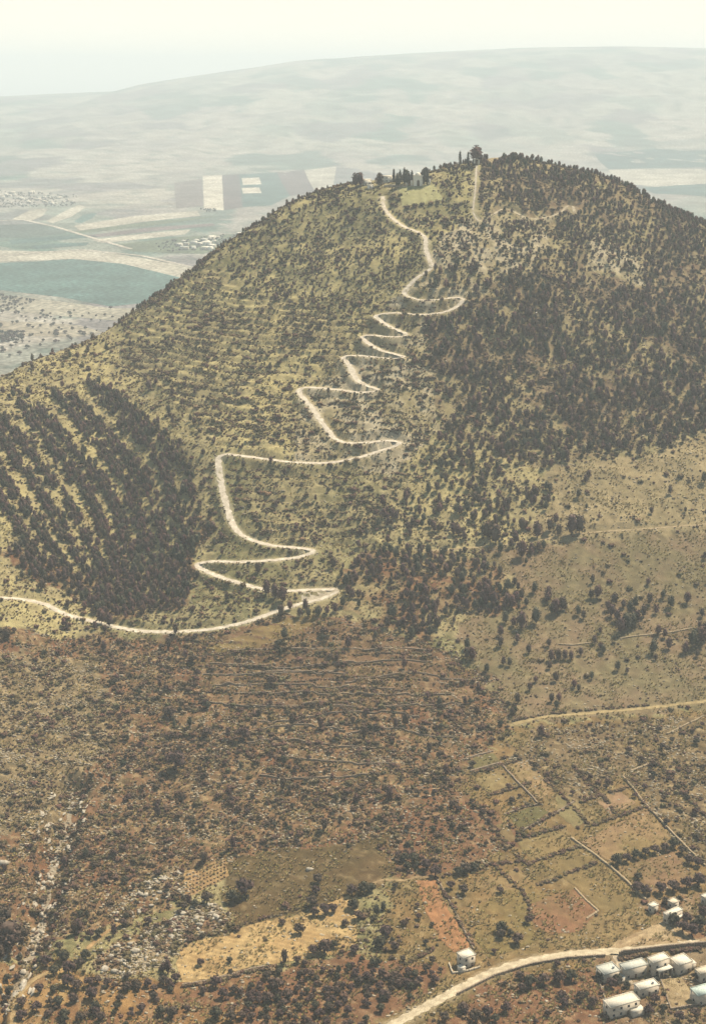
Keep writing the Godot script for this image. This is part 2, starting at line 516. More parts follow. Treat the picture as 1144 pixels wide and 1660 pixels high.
func build_hillside():
	var x := -690.0
	while x <= 690.0:
		xs.append(x)
		x += 1.8 if absf(x) < 405.0 else 9.0
	var d := 385.0
	while d <= 2380.0:
		dd.append(d)
		d += 5.0 if d < 490.0 else 1.45 if d < 760.0 else 1.9 if d < 1000.0 else 2.5 if d < 1540.0 else 12.0
	var nx := xs.size()
	var nd := dd.size()
	HF.resize(nx * nd)
	road_near.resize(nx * nd)
	road_near.fill(1e9)
	var n1 := noise(1, 0.012, 3)
	var n2 := noise(2, 0.07, 3)
	var n3 := terr
	var zc := PackedInt32Array()
	zc.resize(nx * nd)
	var wadi := hits([[120, 1270], [108, 1310], [95, 1350], [88, 1390], [78, 1425], [68, 1470], [55, 1515], [38, 1555], [18, 1600], [5, 1640], [-5, 1690]])
	for j in nd:
		var dj := dd[j]
		for i in nx:
			var xi := xs[i]
			var h := base(xi, dj)
			var k := zone_at(xi, dj)
			zc[j * nx + i] = k
			var z: Dictionary = zones[k]
			var calm := 0.25 if k >= 18 or z.name == "meadow" else 1.0
			h += n1.get_noise_2d(xi, dj) * 3.2 * calm + n2.get_noise_2d(xi, dj) * 0.75 * calm
			var t: float = z.terrace
			if t > 0.0 and dj < 1400.0:
				var step := 2.2 if dj < 900.0 else 4.2
				var q := (h + n3.get_noise_2d(xi, dj) * 2.0) / step
				var fr := q - floorf(q)
				h += (smoothstep(0.80, 0.99, fr) - fr) * step * t * (0.95 if dj < 900.0 else 0.7)
			if xi < -90.0 and dj < 790.0:           # the stream bed
				var near := 1e9
				var pq := Vector2(xi, dj)
				for s in wadi.size() - 1:
					near = minf(near, pq.distance_to(Geometry2D.get_closest_point_to_segment(pq, wadi[s], wadi[s + 1])))
				h -= 7.5 * (1.0 - smoothstep(2.0, 14.0, near + n2.get_noise_2d(dj, xi) * 3.0))
			HF[j * nx + i] = h
	# road beds cut into the slope
	var road_h := PackedFloat32Array()
	road_h.resize(nx * nd)
	var road_k := PackedInt32Array()
	road_k.resize(nx * nd)
	for k in roads.size():
		var r: Dictionary = roads[k]
		var reach: float = r.half + r.bank + 3.0
		for q in r.p.size():
			var c: Vector2 = r.p[q]
			var j0 := lookup(dd, c.y - reach)
			while j0 < nd and dd[j0] < c.y + reach:
				var i0 := lookup(xs, c.x - reach)
				while i0 < nx and xs[i0] < c.x + reach:
					var o := j0 * nx + i0
					var e := Vector2(xs[i0], dd[j0]).distance_to(c) - float(r.half)
					if e < road_near[o]:
						road_near[o] = e
						road_h[o] = r.h[q]
						road_k[o] = k
					i0 += 1
				j0 += 1
	for o in nx * nd:
		if road_near[o] < 20.0:
			var r: Dictionary = roads[road_k[o]]
			HF[o] = lerpf(road_h[o] - 0.12, HF[o], smoothstep(1.7, 1.7 + float(r.bank), road_near[o]))
	# mesh
	var v := PackedVector3Array()
	var nn := PackedVector3Array()
	var cc := PackedColorArray()
	v.resize(nx * nd)
	nn.resize(nx * nd)
	cc.resize(nx * nd)
	var c1 := noise(4, 0.045, 4)
	var c2 := noise(5, 0.16, 3)
	var c3 := noise(6, 0.011, 2)
	var bare := Color(0.60, 0.49, 0.28)
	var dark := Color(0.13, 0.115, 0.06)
	for j in nd:
		var ja := maxi(j - 1, 0)
		var jb := mini(j + 1, nd - 1)
		for i in nx:
			var o := j * nx + i
			var ia := maxi(i - 1, 0)
			var ib := mini(i + 1, nx - 1)
			v[o] = Vector3(xs[i], HF[o], -dd[j])
			var gx := (HF[j * nx + ib] - HF[j * nx + ia]) / (xs[ib] - xs[ia])
			var gd := (HF[jb * nx + i] - HF[ja * nx + i]) / (dd[jb] - dd[ja])
			nn[o] = Vector3(-gx, 1.0, gd).normalized()
			var z: Dictionary = zones[zc[o]]
			var a := c1.get_noise_2d(xs[i], dd[j])
			var b := c2.get_noise_2d(xs[i], dd[j])
			var col: Color = z.a
			col = col.lerp(z.b, clampf(0.5 + a * 1.1 + c3.get_noise_2d(xs[i], dd[j]) * 0.9, 0, 1))
			col = col.lerp(bare, smoothstep(0.22, 0.42, b + a * 0.4) * (0.25 + 0.6 * float(z.rock)))
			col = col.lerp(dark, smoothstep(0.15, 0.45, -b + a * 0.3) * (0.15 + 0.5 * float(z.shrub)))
			if road_near[o] < 6.0:
				col = col.lerp(roads[road_k[o]].colour, (1.0 - smoothstep(0.3, 2.6, road_near[o] + b * 2.5)) * 0.3)
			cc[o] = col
	var idx := PackedInt32Array()
	idx.resize((nx - 1) * (nd - 1) * 6)
	var w := 0
	for j in nd - 1:
		for i in nx - 1:
			var o := j * nx + i
			idx[w] = o; idx[w + 1] = o + nx; idx[w + 2] = o + 1
			idx[w + 3] = o + 1; idx[w + 4] = o + nx; idx[w + 5] = o + nx + 1
			w += 6
	var arr := []
	arr.resize(Mesh.ARRAY_MAX)
	arr[Mesh.ARRAY_VERTEX] = v
	arr[Mesh.ARRAY_NORMAL] = nn
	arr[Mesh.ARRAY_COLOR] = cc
	arr[Mesh.ARRAY_INDEX] = idx
	var mesh := ArrayMesh.new()
	mesh.add_surface_from_arrays(Mesh.PRIMITIVE_TRIANGLES, arr)
	var o := top_mesh("hillside", mesh, M.ground)
	tag(o, "steep dry mountainside with brown scrub slopes at its foot", "hillside", "", "structure")

# ---------------------------------------------------------------- the plain and the hills beyond it
var fh := noise(71, 0.00022, 4)
var fh2 := noise(72, 0.0008, 3)

const RIDGE := [[-300, 165], [0, 157], [100, 152], [205, 148], [240, 136], [320, 123], [420, 109], [480, 99], [600, 91], [700, 85], [850, 78], [1000, 76], [1144, 79], [1500, 82]]
var ridge_x := PackedFloat32Array()
var ridge_y := PackedFloat32Array()

func plain_height(x: float, d: float) -> float:
	if ridge_x.is_empty():
		for e in RIDGE:
			var r := ray(e[0], e[1])
			ridge_x.append(r.x * 16000.0)
			ridge_y.append(EYE + r.y * 16000.0)
	var k := clampi(ridge_x.bsearch(x) - 1, 0, ridge_x.size() - 2)
	var crest := lerpf(ridge_y[k], ridge_y[k + 1], clampf((x - ridge_x[k]) / (ridge_x[k + 1] - ridge_x[k]), 0, 1))
	var t := smoothstep(7000.0, 16000.0, d)
	t = t * (1.0 - 0.5 * smoothstep(16300.0, 22000.0, d))
	var h := PLAIN + t * (crest - PLAIN)
	h += (0.35 - absf(fh2.get_noise_2d(x * 1.5, d))) * 55.0 * smoothstep(7000.0, 10500.0, d) * (1.0 - 0.8 * smoothstep(12500.0, 15500.0, d))
	h += fh2.get_noise_2d(x * 1.3, d * 1.3 + 999.0) * 7.0 * (1.0 - smoothstep(2400.0, 3600.0, d))
	return h

func build_plain():
	var px := PackedFloat32Array()
	var pd := PackedFloat32Array()
	var d := 1650.0
	while d < 24000.0:
		pd.append(d)
		d += maxf(14.0, d * 0.0062)
	var n := 240
	var c1 := noise(73, 0.0016, 4)
	var c2 := noise(74, 0.0005, 3)
	var c3 := noise(75, 0.006, 3)
	var cells := noise(76, 0.0034, 1)
	cells.noise_type = FastNoiseLite.TYPE_CELLULAR
	cells.fractal_type = FastNoiseLite.FRACTAL_NONE
	cells.cellular_return_type = FastNoiseLite.RETURN_CELL_VALUE
	var v := PackedVector3Array()
	var cc := PackedColorArray()
	var idx := PackedInt32Array()
	var cream := Color(0.58, 0.57, 0.50)
	var green := Color(0.16, 0.255, 0.215)
	var violet := Color(0.29, 0.28, 0.285)
	for j in pd.size():
		for i in n:
			var x := (float(i) / (n - 1) - 0.5) * 2.0 * (900.0 + pd[j] * 0.42)
			v.append(Vector3(x, plain_height(x, pd[j]), -pd[j]))
			var col := green.lerp(violet, smoothstep(-0.25, 0.25, c2.get_noise_2d(x, pd[j] * 0.8)))
			var lot := cells.get_noise_2d(x + c3.get_noise_2d(x, pd[j]) * 60.0, pd[j] * 0.45) * 0.5 + 0.5
			var shade: Color = [cream, green, violet, green.lerp(cream, 0.5), violet.lerp(cream, 0.6)][int(lot * 4.999)]
			col = col.lerp(shade, 0.75)
			col = col.lerp(cream, 0.5 * smoothstep(0.1, 0.35, c1.get_noise_2d(x * 0.6, pd[j])))
			col = col.lerp(green * 0.7, smoothstep(0.25, 0.4, c3.get_noise_2d(x + 400.0, pd[j])) * 0.6)
			cc.append(col)
			if i < n - 1 and j < pd.size() - 1:
				var o := j * n + i
				idx.append_array(PackedInt32Array([o, o + n, o + 1, o + 1, o + n, o + n + 1]))
	var arr := []
	arr.resize(Mesh.ARRAY_MAX)
	arr[Mesh.ARRAY_VERTEX] = v
	arr[Mesh.ARRAY_COLOR] = cc
	arr[Mesh.ARRAY_INDEX] = idx
	var st := SurfaceTool.new()
	st.create_from_arrays(arr)
	st.generate_normals()
	var o := top_mesh("plain", st.commit(), M.far)
	tag(o, "hazy cultivated plain rising to long pale hills", "plain", "", "structure")

# a draped sheet: the polygon cut by a grid, every corner laid on the ground
func sheet(poly: PackedVector2Array, cell: float, lift: float, ca: Color, cb: Color, far: bool, seed_: int, stripe := 0.0, turn := 0.0) -> ArrayMesh:
	var lo := Vector2(INF, INF)
	var hi := -lo
	for p in poly:
		lo = lo.min(p)
		hi = hi.max(p)
	var st := st_new()
	var n1 := noise(seed_, 0.4 / cell if not far else 0.012, 3)
	var n2 := noise(seed_ + 1, 0.05 / cell if not far else 0.002, 3)
	var any := false
	var y := lo.y
	while y < hi.y:
		var x := lo.x
		while x < hi.x:
			var sq := PackedVector2Array([Vector2(x, y), Vector2(x + cell, y), Vector2(x + cell, y + cell), Vector2(x, y + cell)])
			for piece in Geometry2D.intersect_polygons(sq, poly):
				var tri := Geometry2D.triangulate_polygon(piece)
				for k in tri:
					var p: Vector2 = piece[k]
					var col := ca.lerp(cb, clampf(0.5 + n2.get_noise_2d(p.x, p.y) * 1.4 + n1.get_noise_2d(p.x, p.y) * 0.7, 0, 1))
					if stripe > 0.0:
						col = col * (1.0 + 0.13 * sin((p.x * cos(turn) + p.y * sin(turn)) * TAU / stripe))
					st.set_color(col)
					st.add_vertex(Vector3(p.x, (plain_height(p.x, p.y) if far else ground(p.x, p.y)) + lift, -p.y))
					any = true
			x += cell
		y += cell
	if not any: return null
	st.index()
	st.generate_normals()
	return st.commit()

func build_roads():
	for r in roads:
		var st := st_new()
		var n := noise(hash(r.label) % 1000, 0.15, 2)
		var rows: Array = []
		var cols: Array = []
		for q in r.p.size():
			var a: Vector2 = r.p[maxi(q - 1, 0)]
			var b: Vector2 = r.p[mini(q + 1, r.p.size() - 1)]
			var side := (b - a).normalized().orthogonal()
			var row: Array = []
			var crow: Array = []
			for k in 5:
				var s := (k - 2) / 2.0
				var wob := n.get_noise_2d(q * 1.5, s * 40.0)
				var p: Vector2 = r.p[q] + side * s * r.half * (1.0 - 0.22 * smoothstep(1250.0, 1400.0, r.p[q].y)) * (1.0 + (0.45 * wob if absf(s) == 1.0 else 0.0))
				row.append(Vector3(p.x, r.h[q] + 0.06 - 0.05 * absf(s), -p.y))
				crow.append(r.colour * (1.0 + 0.22 * wob))
			rows.append(row)
			cols.append(crow)
		for q in rows.size() - 1:
			for k in 4:
				for e in [[q, k], [q, k + 1], [q + 1, k + 1], [q, k], [q + 1, k + 1], [q + 1, k]]:
					st.set_color(cols[e[0]][e[1]])
					st.add_vertex(rows[e[0]][e[1]])
		st.index()
		st.generate_normals()
		var o := top_mesh(r.name, st.commit(), M.road)
		tag(o, r.label, r.name, "", "structure")

var worked: Array = []

func on_field(x: float, d: float) -> bool:
	for e in worked:
		if e[0].has_point(Vector2(x, d)) and Geometry2D.is_point_in_polygon(Vector2(x, d), e[1]): return true
	return false

func field(label: String, px: Array, ca: Color, cb: Color, stripe := 0.0, turn := 0.0, called := "field"):
	var raw := hits(px)
	var edge := PackedVector2Array()
	for i in raw.size():
		var b := raw[(i + 1) % raw.size()]
		var n := maxi(1, int(raw[i].distance_to(b) / 3.0))
		for q in n: edge.append(raw[i].lerp(b, float(q) / n) + Vector2(rr(-0.6, 0.6), rr(-0.6, 0.6)))
	var box2 := Rect2(edge[0], Vector2.ZERO)
	for p in edge: box2 = box2.expand(p)
	worked.append([box2, edge])
	var m := sheet(edge, 1.3 if stripe > 0.0 else 2.2, 0.16, ca, cb, false, 200 + counts.get(called, 0) * 3, stripe, turn)
	if m: tag(top_mesh(called, m, M.field), label, called, "", "structure")

func far_field(label: String, px: Array, c: Color):
	var m := sheet(hits_plain(px), 90.0, 0.5, c, c * 0.86, true, 400 + counts.get("far_field", 0))
	if m: tag(top_mesh("far_field", m, M.far), label, "field", "", "structure")

func build_fields():
	var tan := Color(0.56, 0.395, 0.185)
	var gold := Color(0.66, 0.50, 0.25)
	field("long golden field with lone dark trees below the brown field", [[285, 1558], [296, 1533], [340, 1517], [400, 1500], [460, 1484], [520, 1470], [566, 1452], [580, 1470], [580, 1500], [575, 1532], [540, 1547], [470, 1557], [400, 1571], [340, 1586], [296, 1593]], gold, tan, 3.4, 1.2)
	field("narrow orange field running down towards the lone white house", [[673, 1428], [704, 1425], [716, 1455], [742, 1497], [762, 1535], [735, 1542], [712, 1520], [690, 1475]], Color(0.514, 0.277, 0.138), Color(0.415, 0.237, 0.118), 3.0, 0.3)
	field("small terraced tan orchard patch with planted rows", [[297, 1412], [330, 1402], [366, 1393], [370, 1420], [335, 1437], [300, 1457]], Color(0.494, 0.335, 0.178), tan)
	field("reddish ploughed field bounded by a pale bank", [[858, 1465], [905, 1448], [935, 1440], [968, 1477], [940, 1510], [890, 1515], [858, 1490]], Color(0.356, 0.198, 0.113), Color(0.296, 0.198, 0.099))
	field("olive green field beside the reddish ploughed field", [[770, 1470], [850, 1430], [890, 1450], [855, 1470], [860, 1500], [880, 1520], [820, 1545], [790, 1550], [770, 1520]], Color(0.335, 0.247, 0.109), Color(0.267, 0.217, 0.088))
	field("pinkish stubble field under the dark hedge", [[995, 1402], [1040, 1388], [1092, 1372], [1085, 1358], [1045, 1305], [1010, 1330], [960, 1355], [940, 1365]], Color(0.395, 0.277, 0.153), Color(0.335, 0.257, 0.118))
	field("green field enclosed by stone walls", [[822, 1322], [870, 1306], [890, 1318], [845, 1346]], Color(0.198, 0.183, 0.079), Color(0.168, 0.159, 0.069))
	field("narrow green strip above the walled green field", [[757, 1232], [800, 1221], [812, 1238], [775, 1252]], Color(0.217, 0.198, 0.088), Color(0.267, 0.227, 0.109))
	field("brown field between the long pale wall and the hedge", [[1045, 1450], [1000, 1408], [1040, 1396], [1098, 1380], [1130, 1420], [1134, 1434]], Color(0.356, 0.237, 0.138), Color(0.267, 0.217, 0.099))
	field("yellow green field left of the long pale wall", [[850, 1365], [920, 1360], [985, 1408], [1040, 1458], [1020, 1480], [975, 1478], [935, 1438], [880, 1400]], Color(0.346, 0.261, 0.118), Color(0.277, 0.217, 0.099))
	field("grassy field sloping to the tan road", [[975, 1483], [1040, 1468], [1050, 1490], [1000, 1525], [930, 1540], [900, 1530]], Color(0.326, 0.247, 0.118), Color(0.376, 0.286, 0.138))
	field("tan earth between the olive trees at the bend of the path", [[90, 1562], [113, 1556], [118, 1590], [108, 1625], [92, 1640], [98, 1600]], Color(0.554, 0.385, 0.168), tan)
	field("bare tan earth under the lower olive trees", [[30, 1640], [50, 1605], [78, 1590], [90, 1610], [75, 1650], [60, 1675], [30, 1672]], Color(0.494, 0.326, 0.148), Color(0.395, 0.257, 0.118))
	field("pale sandy ground by the road junction", [[985, 1541], [1000, 1525], [1045, 1508], [1082, 1493], [1100, 1505], [1125, 1526], [1144, 1524], [1144, 1529], [1100, 1531], [1040, 1537]], Color(0.573, 0.464, 0.286), Color(0.474, 0.356, 0.208))
	field("yellow grass verge below the winding road", [[330, 1050], [370, 1040], [430, 1015], [470, 1002], [520, 1000], [480, 1030], [420, 1050], [360, 1058]], Color(0.365, 0.286, 0.118), Color(0.296, 0.217, 0.099))
	field("smooth pale green lawn below the summit buildings", [[645, 304], [703, 300], [718, 323], [692, 330], [652, 335]], Color(0.56, 0.56, 0.29), Color(0.50, 0.51, 0.26), 0.0, 0.0, "lawn")
	field("yellowish plot above the walled green field", [[768, 1264], [806, 1249], [828, 1272], [792, 1287]], Color(0.40, 0.31, 0.15), Color(0.33, 0.27, 0.13))
	field("tan plot across the wall from the yellowish plot", [[818, 1240], [852, 1232], [898, 1278], [876, 1296]], Color(0.43, 0.31, 0.17), Color(0.36, 0.28, 0.14))
	field("greenish plot between the hedges above the pinkish stubble", [[900, 1285], [934, 1297], [952, 1330], [930, 1342], [905, 1320]], Color(0.30, 0.27, 0.13), Color(0.36, 0.29, 0.15))
	field("pinkish plot beside the upper long stone wall", [[962, 1292], [1004, 1282], [1030, 1300], [990, 1322]], Color(0.46, 0.31, 0.20), Color(0.38, 0.28, 0.15))
	field("dull green plot below the walled green field", [[838, 1366], [905, 1346], [925, 1360], [862, 1396]], Color(0.31, 0.26, 0.12), Color(0.38, 0.29, 0.14))
	field("brownish plot left of the dull green plot", [[800, 1340], [818, 1330], [836, 1358], [820, 1372]], Color(0.36, 0.24, 0.14), Color(0.29, 0.22, 0.11))
	field("pink brown field above the olive green field", [[790, 1432], [838, 1404], [862, 1428], [800, 1458]], Color(0.42, 0.28, 0.17), Color(0.36, 0.27, 0.13))
	field("grassy strip along the lower long stone wall", [[1052, 1302], [1064, 1318], [1100, 1362], [1088, 1356]], Color(0.36, 0.31, 0.15), Color(0.42, 0.34, 0.17))
	field("wide pale lay-by at the lowest hairpin of the road", [[487, 958], [505, 953], [545, 949], [549, 958], [530, 966], [503, 974], [490, 971]], Color(0.74, 0.68, 0.55), Color(0.60, 0.54, 0.41), 0.0, 0.0, "clearing")
	field("pale spoil heap under the road hairpin above the middle slope", [[632, 731], [648, 724], [660, 728], [668, 744], [650, 750], [636, 744]], Color(0.62, 0.55, 0.38), Color(0.50, 0.43, 0.27), 0.0, 0.0, "clearing")
	field("bare yellow rock on the summit crest", [[786, 262], [800, 256], [822, 255], [812, 262], [795, 267]], Color(0.55, 0.46, 0.27), Color(0.45, 0.38, 0.22), 0.0, 0.0, "clearing")
	# the plain
	var cream := Color(0.66, 0.65, 0.55)
	var white := Color(0.80, 0.78, 0.66)
	var teal := Color(0.11, 0.20, 0.19)
	var violet := Color(0.20, 0.165, 0.165)
	var green := Color(0.19, 0.24, 0.15)
	far_field("white rectangular field on the plain", [[329, 288], [360, 287], [363, 341], [331, 339]], white)
	far_field("violet grey field beside the white rectangle", [[360, 287], [388, 286], [393, 336], [363, 341]], violet)
	far_field("teal field with two pale strips", [[388, 286], [449, 284], [470, 318], [440, 333], [393, 336]], teal)
	far_field("violet field above the mountain shoulder", [[449, 284], [493, 281], [512, 312], [470, 318]], violet)
	far_field("cream field touching the mountain shoulder", [[493, 281], [545, 278], [540, 300], [512, 312]], cream)
	far_field("mauve field left of the white rectangle", [[282, 297], [328, 291], [330, 334], [286, 338]], Color(0.27, 0.24, 0.23))
	far_field("large blue green field at the mountain foot", [[-40, 428], [60, 424], [120, 420], [200, 428], [292, 450], [262, 470], [240, 490], [180, 497], [100, 482], [-40, 466]], teal * 1.25)
	far_field("cream bank above the large blue green field", [[-40, 405], [60, 408], [150, 405], [260, 424], [335, 436], [292, 450], [200, 428], [120, 420], [-40, 426]], cream)
	far_field("grey green field along the far road", [[-40, 366], [60, 363], [110, 376], [70, 384], [-40, 387]], Color(0.14, 0.19, 0.17))
	far_field("narrow teal strip across the far road", [[15, 389], [80, 384], [140, 381], [160, 384], [100, 389], [20, 396]], teal)
	far_field("dark green strip below the far road", [[50, 399], [90, 395], [145, 393], [140, 398], [60, 404]], teal)
	far_field("cream fan shaped field below the far village", [[20, 356], [50, 340], [78, 338], [70, 350], [52, 358]], cream)
	far_field("cream curved field beside the far village", [[75, 359], [110, 340], [130, 332], [140, 336], [115, 352], [85, 362]], cream)
	far_field("teal curved field behind the far village", [[120, 360], [135, 348], [158, 345], [150, 354], [132, 362]], teal * 1.3)
	far_field("long pale furlong crossing the plain", [[120, 366], [220, 350], [320, 342], [325, 350], [230, 360], [130, 374]], cream)
	far_field("thin green furlong crossing the plain", [[118, 376], [230, 361], [330, 352], [360, 350], [240, 367], [125, 379]], green)
	far_field("thin mauve furlong crossing the plain", [[140, 382], [240, 369], [345, 362], [350, 366], [240, 376], [150, 386]], Color(0.26, 0.22, 0.22))
	far_field("pale furlong beside the roadside village", [[150, 389], [240, 378], [310, 372], [300, 380], [230, 388], [165, 394]], cream)
	far_field("green field around the roadside village", [[190, 396], [300, 384], [400, 378], [360, 400], [330, 412], [215, 408]], green)
	far_field("cream meadow under the mountain flank", [[-40, 476], [60, 484], [180, 500], [225, 500], [205, 522], [100, 512], [-40, 500]], Color(0.50, 0.49, 0.40))
	far_field("pale grey meadow at the edge of the plain", [[-40, 520], [60, 522], [130, 528], [170, 540], [120, 548], [-40, 545]], Color(0.48, 0.45, 0.36))
	far_field("blue green field beyond the summit ridge", [[960, 268], [1050, 264], [1180, 266], [1180, 279], [1060, 280], [985, 281]], teal * 0.9)
	far_field("cream field beyond the summit ridge", [[985, 282], [1060, 281], [1180, 281], [1180, 296], [1060, 303], [1010, 297]], cream)
	far_field("second blue green field beyond the summit ridge", [[1040, 305], [1080, 301], [1180, 297], [1180, 322], [1110, 316], [1060, 314]], teal)
	for k in 2:
		var y := 291 + k * 14
		var m := sheet(hits_plain([[392, y], [420, y - 1], [424, y + 8], [394, y + 9]]), 90.0, 0.9, white, white, true, 470)
		tag(top_mesh("far_field", m, M.far), ["upper white strip inside the teal field", "lower white strip inside the teal field"][k], "field", "", "structure")
	for e in [["pale straight road across the plain", [[-40, 359], [40, 357], [90, 368], [150, 386], [212, 404]], 8.0], ["pale road curving below the far fields", [[-40, 420], [60, 410], [130, 405], [230, 415], [330, 438]], 7.0]]:
		var line := hits_plain(e[1])
		var st := st_new()
		for k in line.size() - 1:
			var side := (line[k + 1] - line[k]).normalized().orthogonal() * float(e[2])
			for q in 12:
				var a := line[k].lerp(line[k + 1], q / 12.0)
				var b := line[k].lerp(line[k + 1], (q + 1) / 12.0)
				var c4: Array = []
				for p in [a - side, a + side, b + side, b - side]: c4.append(Vector3(p.x, plain_height(p.x, p.y) + 1.4, -p.y))
				st.set_color(Color(0.74, 0.71, 0.62))
				quad(st, c4[0], c4[1], c4[2], c4[3])
		tag(top_mesh("far_road", done(st), M.far), e[0], "road", "", "structure")

# ---------------------------------------------------------------- dry stone walls
func stone_wall(label: String, px: Array, hgt: float, thick: float, m: Material, called := "stone_wall"):
	var line := hits(px)
	var c := Curve2D.new()
	for p in line: c.add_point(p)
	c.bake_interval = 0.9
	var p := c.get_baked_points()
	var st := st_new()
	for q in p.size() - 1:
		var dir := p[q + 1] - p[q]
		var turn := atan2(dir.y, dir.x)
		var levels := maxi(1, roundi(hgt / 0.8))
		for lv in levels:
			var s := Vector3(dir.length() * rr(0.85, 1.1), hgt / levels * rr(0.85, 1.15), thick * rr(0.75, 1.15))
			var at := p[q] + dir * 0.5
			box(st, Vector3(at.x + rr(-0.1, 0.1), ground(at.x, at.y) - 0.25 + (lv + 0.5) * hgt / levels, -at.y + rr(-0.1, 0.1)), s, turn + rr(-0.08, 0.08))
	var o := thing(called, Vector3.ZERO)
	tag(o, label, "wall", "dry stone walls between the fields" if called == "stone_wall" else "terrace walls below the winding road" if called == "terrace_bank" else "")
	var w := part("stonework", done(st), m, o)
	w.set_meta("kind", "stuff")

func build_field_walls():
	stone_wall("dry stone wall running down to the walled green field", [[810, 1237], [840, 1270], [872, 1303]], 1.1, 0.9, M.stone)
	stone_wall("short stone wall above the walled green field", [[817, 1321], [845, 1311], [872, 1303]], 1.0, 0.8, M.stone)
	stone_wall("stone wall below the walled green field", [[840, 1349], [870, 1334], [895, 1321], [931, 1299]], 1.1, 0.9, M.stone)
	stone_wall("long pale stone wall between the yellow green and pinkish fields", [[925, 1358], [955, 1381], [986, 1404], [1016, 1430], [1046, 1459]], 1.2, 1.1, M.wall)
	stone_wall("long stone wall with bushes climbing to the rocky enclosures", [[1009, 1257], [1041, 1299], [1066, 1326], [1092, 1354], [1142, 1404]], 1.3, 1.0, M.wall)
	stone_wall("pale bank bounding the reddish ploughed field", [[931, 1440], [950, 1460], [969, 1477], [950, 1490]], 0.9, 0.9, M.wall)
	stone_wall("stone wall above the narrow green strip", [[753, 1230], [775, 1224], [799, 1218]], 1.0, 0.8, M.stone)
	stone_wall("stone wall below the narrow green strip", [[762, 1250], [790, 1242], [812, 1236]], 1.0, 0.8, M.stone)
	stone_wall("stone wall edging the orange field", [[709, 1427], [728, 1460], [748, 1498], [767, 1538]], 0.9, 0.7, M.stone)
	stone_wall("short pale wall among the rocky enclosures", [[1050, 1231], [1078, 1217], [1096, 1212]], 1.0, 0.9, M.wall)
	stone_wall("broken pale wall in the rocky enclosures", [[1022, 1250], [1036, 1245], [1052, 1240]], 1.2, 1.2, M.wall)
	stone_wall("pale wall across the top of the rocky enclosures", [[1080, 1190], [1105, 1178], [1140, 1160]], 0.9, 0.9, M.wall)
	stone_wall("low wall with pale blocks in the meadow", [[905, 1044], [930, 1045], [960, 1042]], 0.9, 0.9, M.wall)
	stone_wall("pale broken wall crossing the meadow", [[1005, 1036], [1040, 1031], [1075, 1027], [1125, 1018]], 1.0, 1.0, M.wall)
	stone_wall("stone wall beneath the golden field", [[296, 1596], [340, 1589], [400, 1574], [440, 1566]], 0.9, 0.9, M.stone)
	stone_wall("dark wall across the brown terraces", [[330, 1062], [420, 1054], [520, 1050], [620, 1048], [690, 1051]], 0.8, 0.8, M.stone)
	stone_wall("second wall across the brown terraces", [[400, 1090], [480, 1084], [560, 1082]], 0.8, 0.8, M.stone)
	var rows := [[340, 700, 1072], [330, 560, 1087], [560, 760, 1096], [350, 640, 1108], [380, 720, 1122], [330, 520, 1138], [540, 760, 1144], [420, 680, 1160], [360, 560, 1180], [560, 740, 1186], [400, 620, 1206], [440, 640, 1232], [420, 600, 1256]]
	for k in rows.size():
		var e: Array = rows[k]
		var pts: Array = []
		for q in 7: pts.append([lerpf(e[0], e[1], q / 6.0), e[2] + 5.0 * sin(q * 0.9 + k) + absf(q - 3.0) * 1.2])
		stone_wall(["dark terrace wall high on the brown slope below the road", "dark terrace wall low on the brown slope in dense scrub"][int(k > 6)], pts, 1.3, 0.5, M.stone, "terrace_bank")
	stone_wall("stone retaining wall between the road and village houses", [[1002, 1551], [1040, 1547], [1080, 1542], [1120, 1538], [1144, 1536], [1190, 1532]], 2.8, 0.8, M.stone, "retaining_wall")
	stone_wall("stone wall shoring up the bend of the tan road", [[740, 1616], [800, 1586], [860, 1567], [920, 1557], [980, 1553]], 1.4, 0.7, M.stone, "retaining_wall")

# ---------------------------------------------------------------- houses
# roof: its four corners in the photograph (left, top, right, bottom), hgt: wall height in metres
func house(label: String, roof: Array, hgt: float, roof_m: Material, wall_m: Material, opts := {}):
	var mid := Vector2.ZERO
	for p in roof: mid += Vector2(p[0], p[1]) / 4.0
	var g := hit(mid.x, mid.y + hgt * 2.6)
	var gy := ground(g.x, g.y)
	for k in 3:
		var c := hit_plain(mid.x, mid.y, gy + hgt)
		gy = ground(c.x, c.y)
	var w: Array = []
	for p in roof: w.append(hit_plain(p[0], p[1], gy + hgt))
	var c: Vector2 = (w[0] + w[1] + w[2] + w[3]) / 4.0
	var along: Vector2 = ((w[1] - w[0]) + (w[2] - w[3])) / 2.0
	var across: Vector2 = ((w[3] - w[0]) + (w[2] - w[1])) / 2.0
	var l := along.length()
	var ax := along.normalized()
	var wd := absf(across.dot(ax.orthogonal()))
	var turn := atan2(ax.y, ax.x)
	build_house(label, Vector3(c.x, gy, -c.y), turn, l, wd, hgt, roof_m, wall_m, opts)

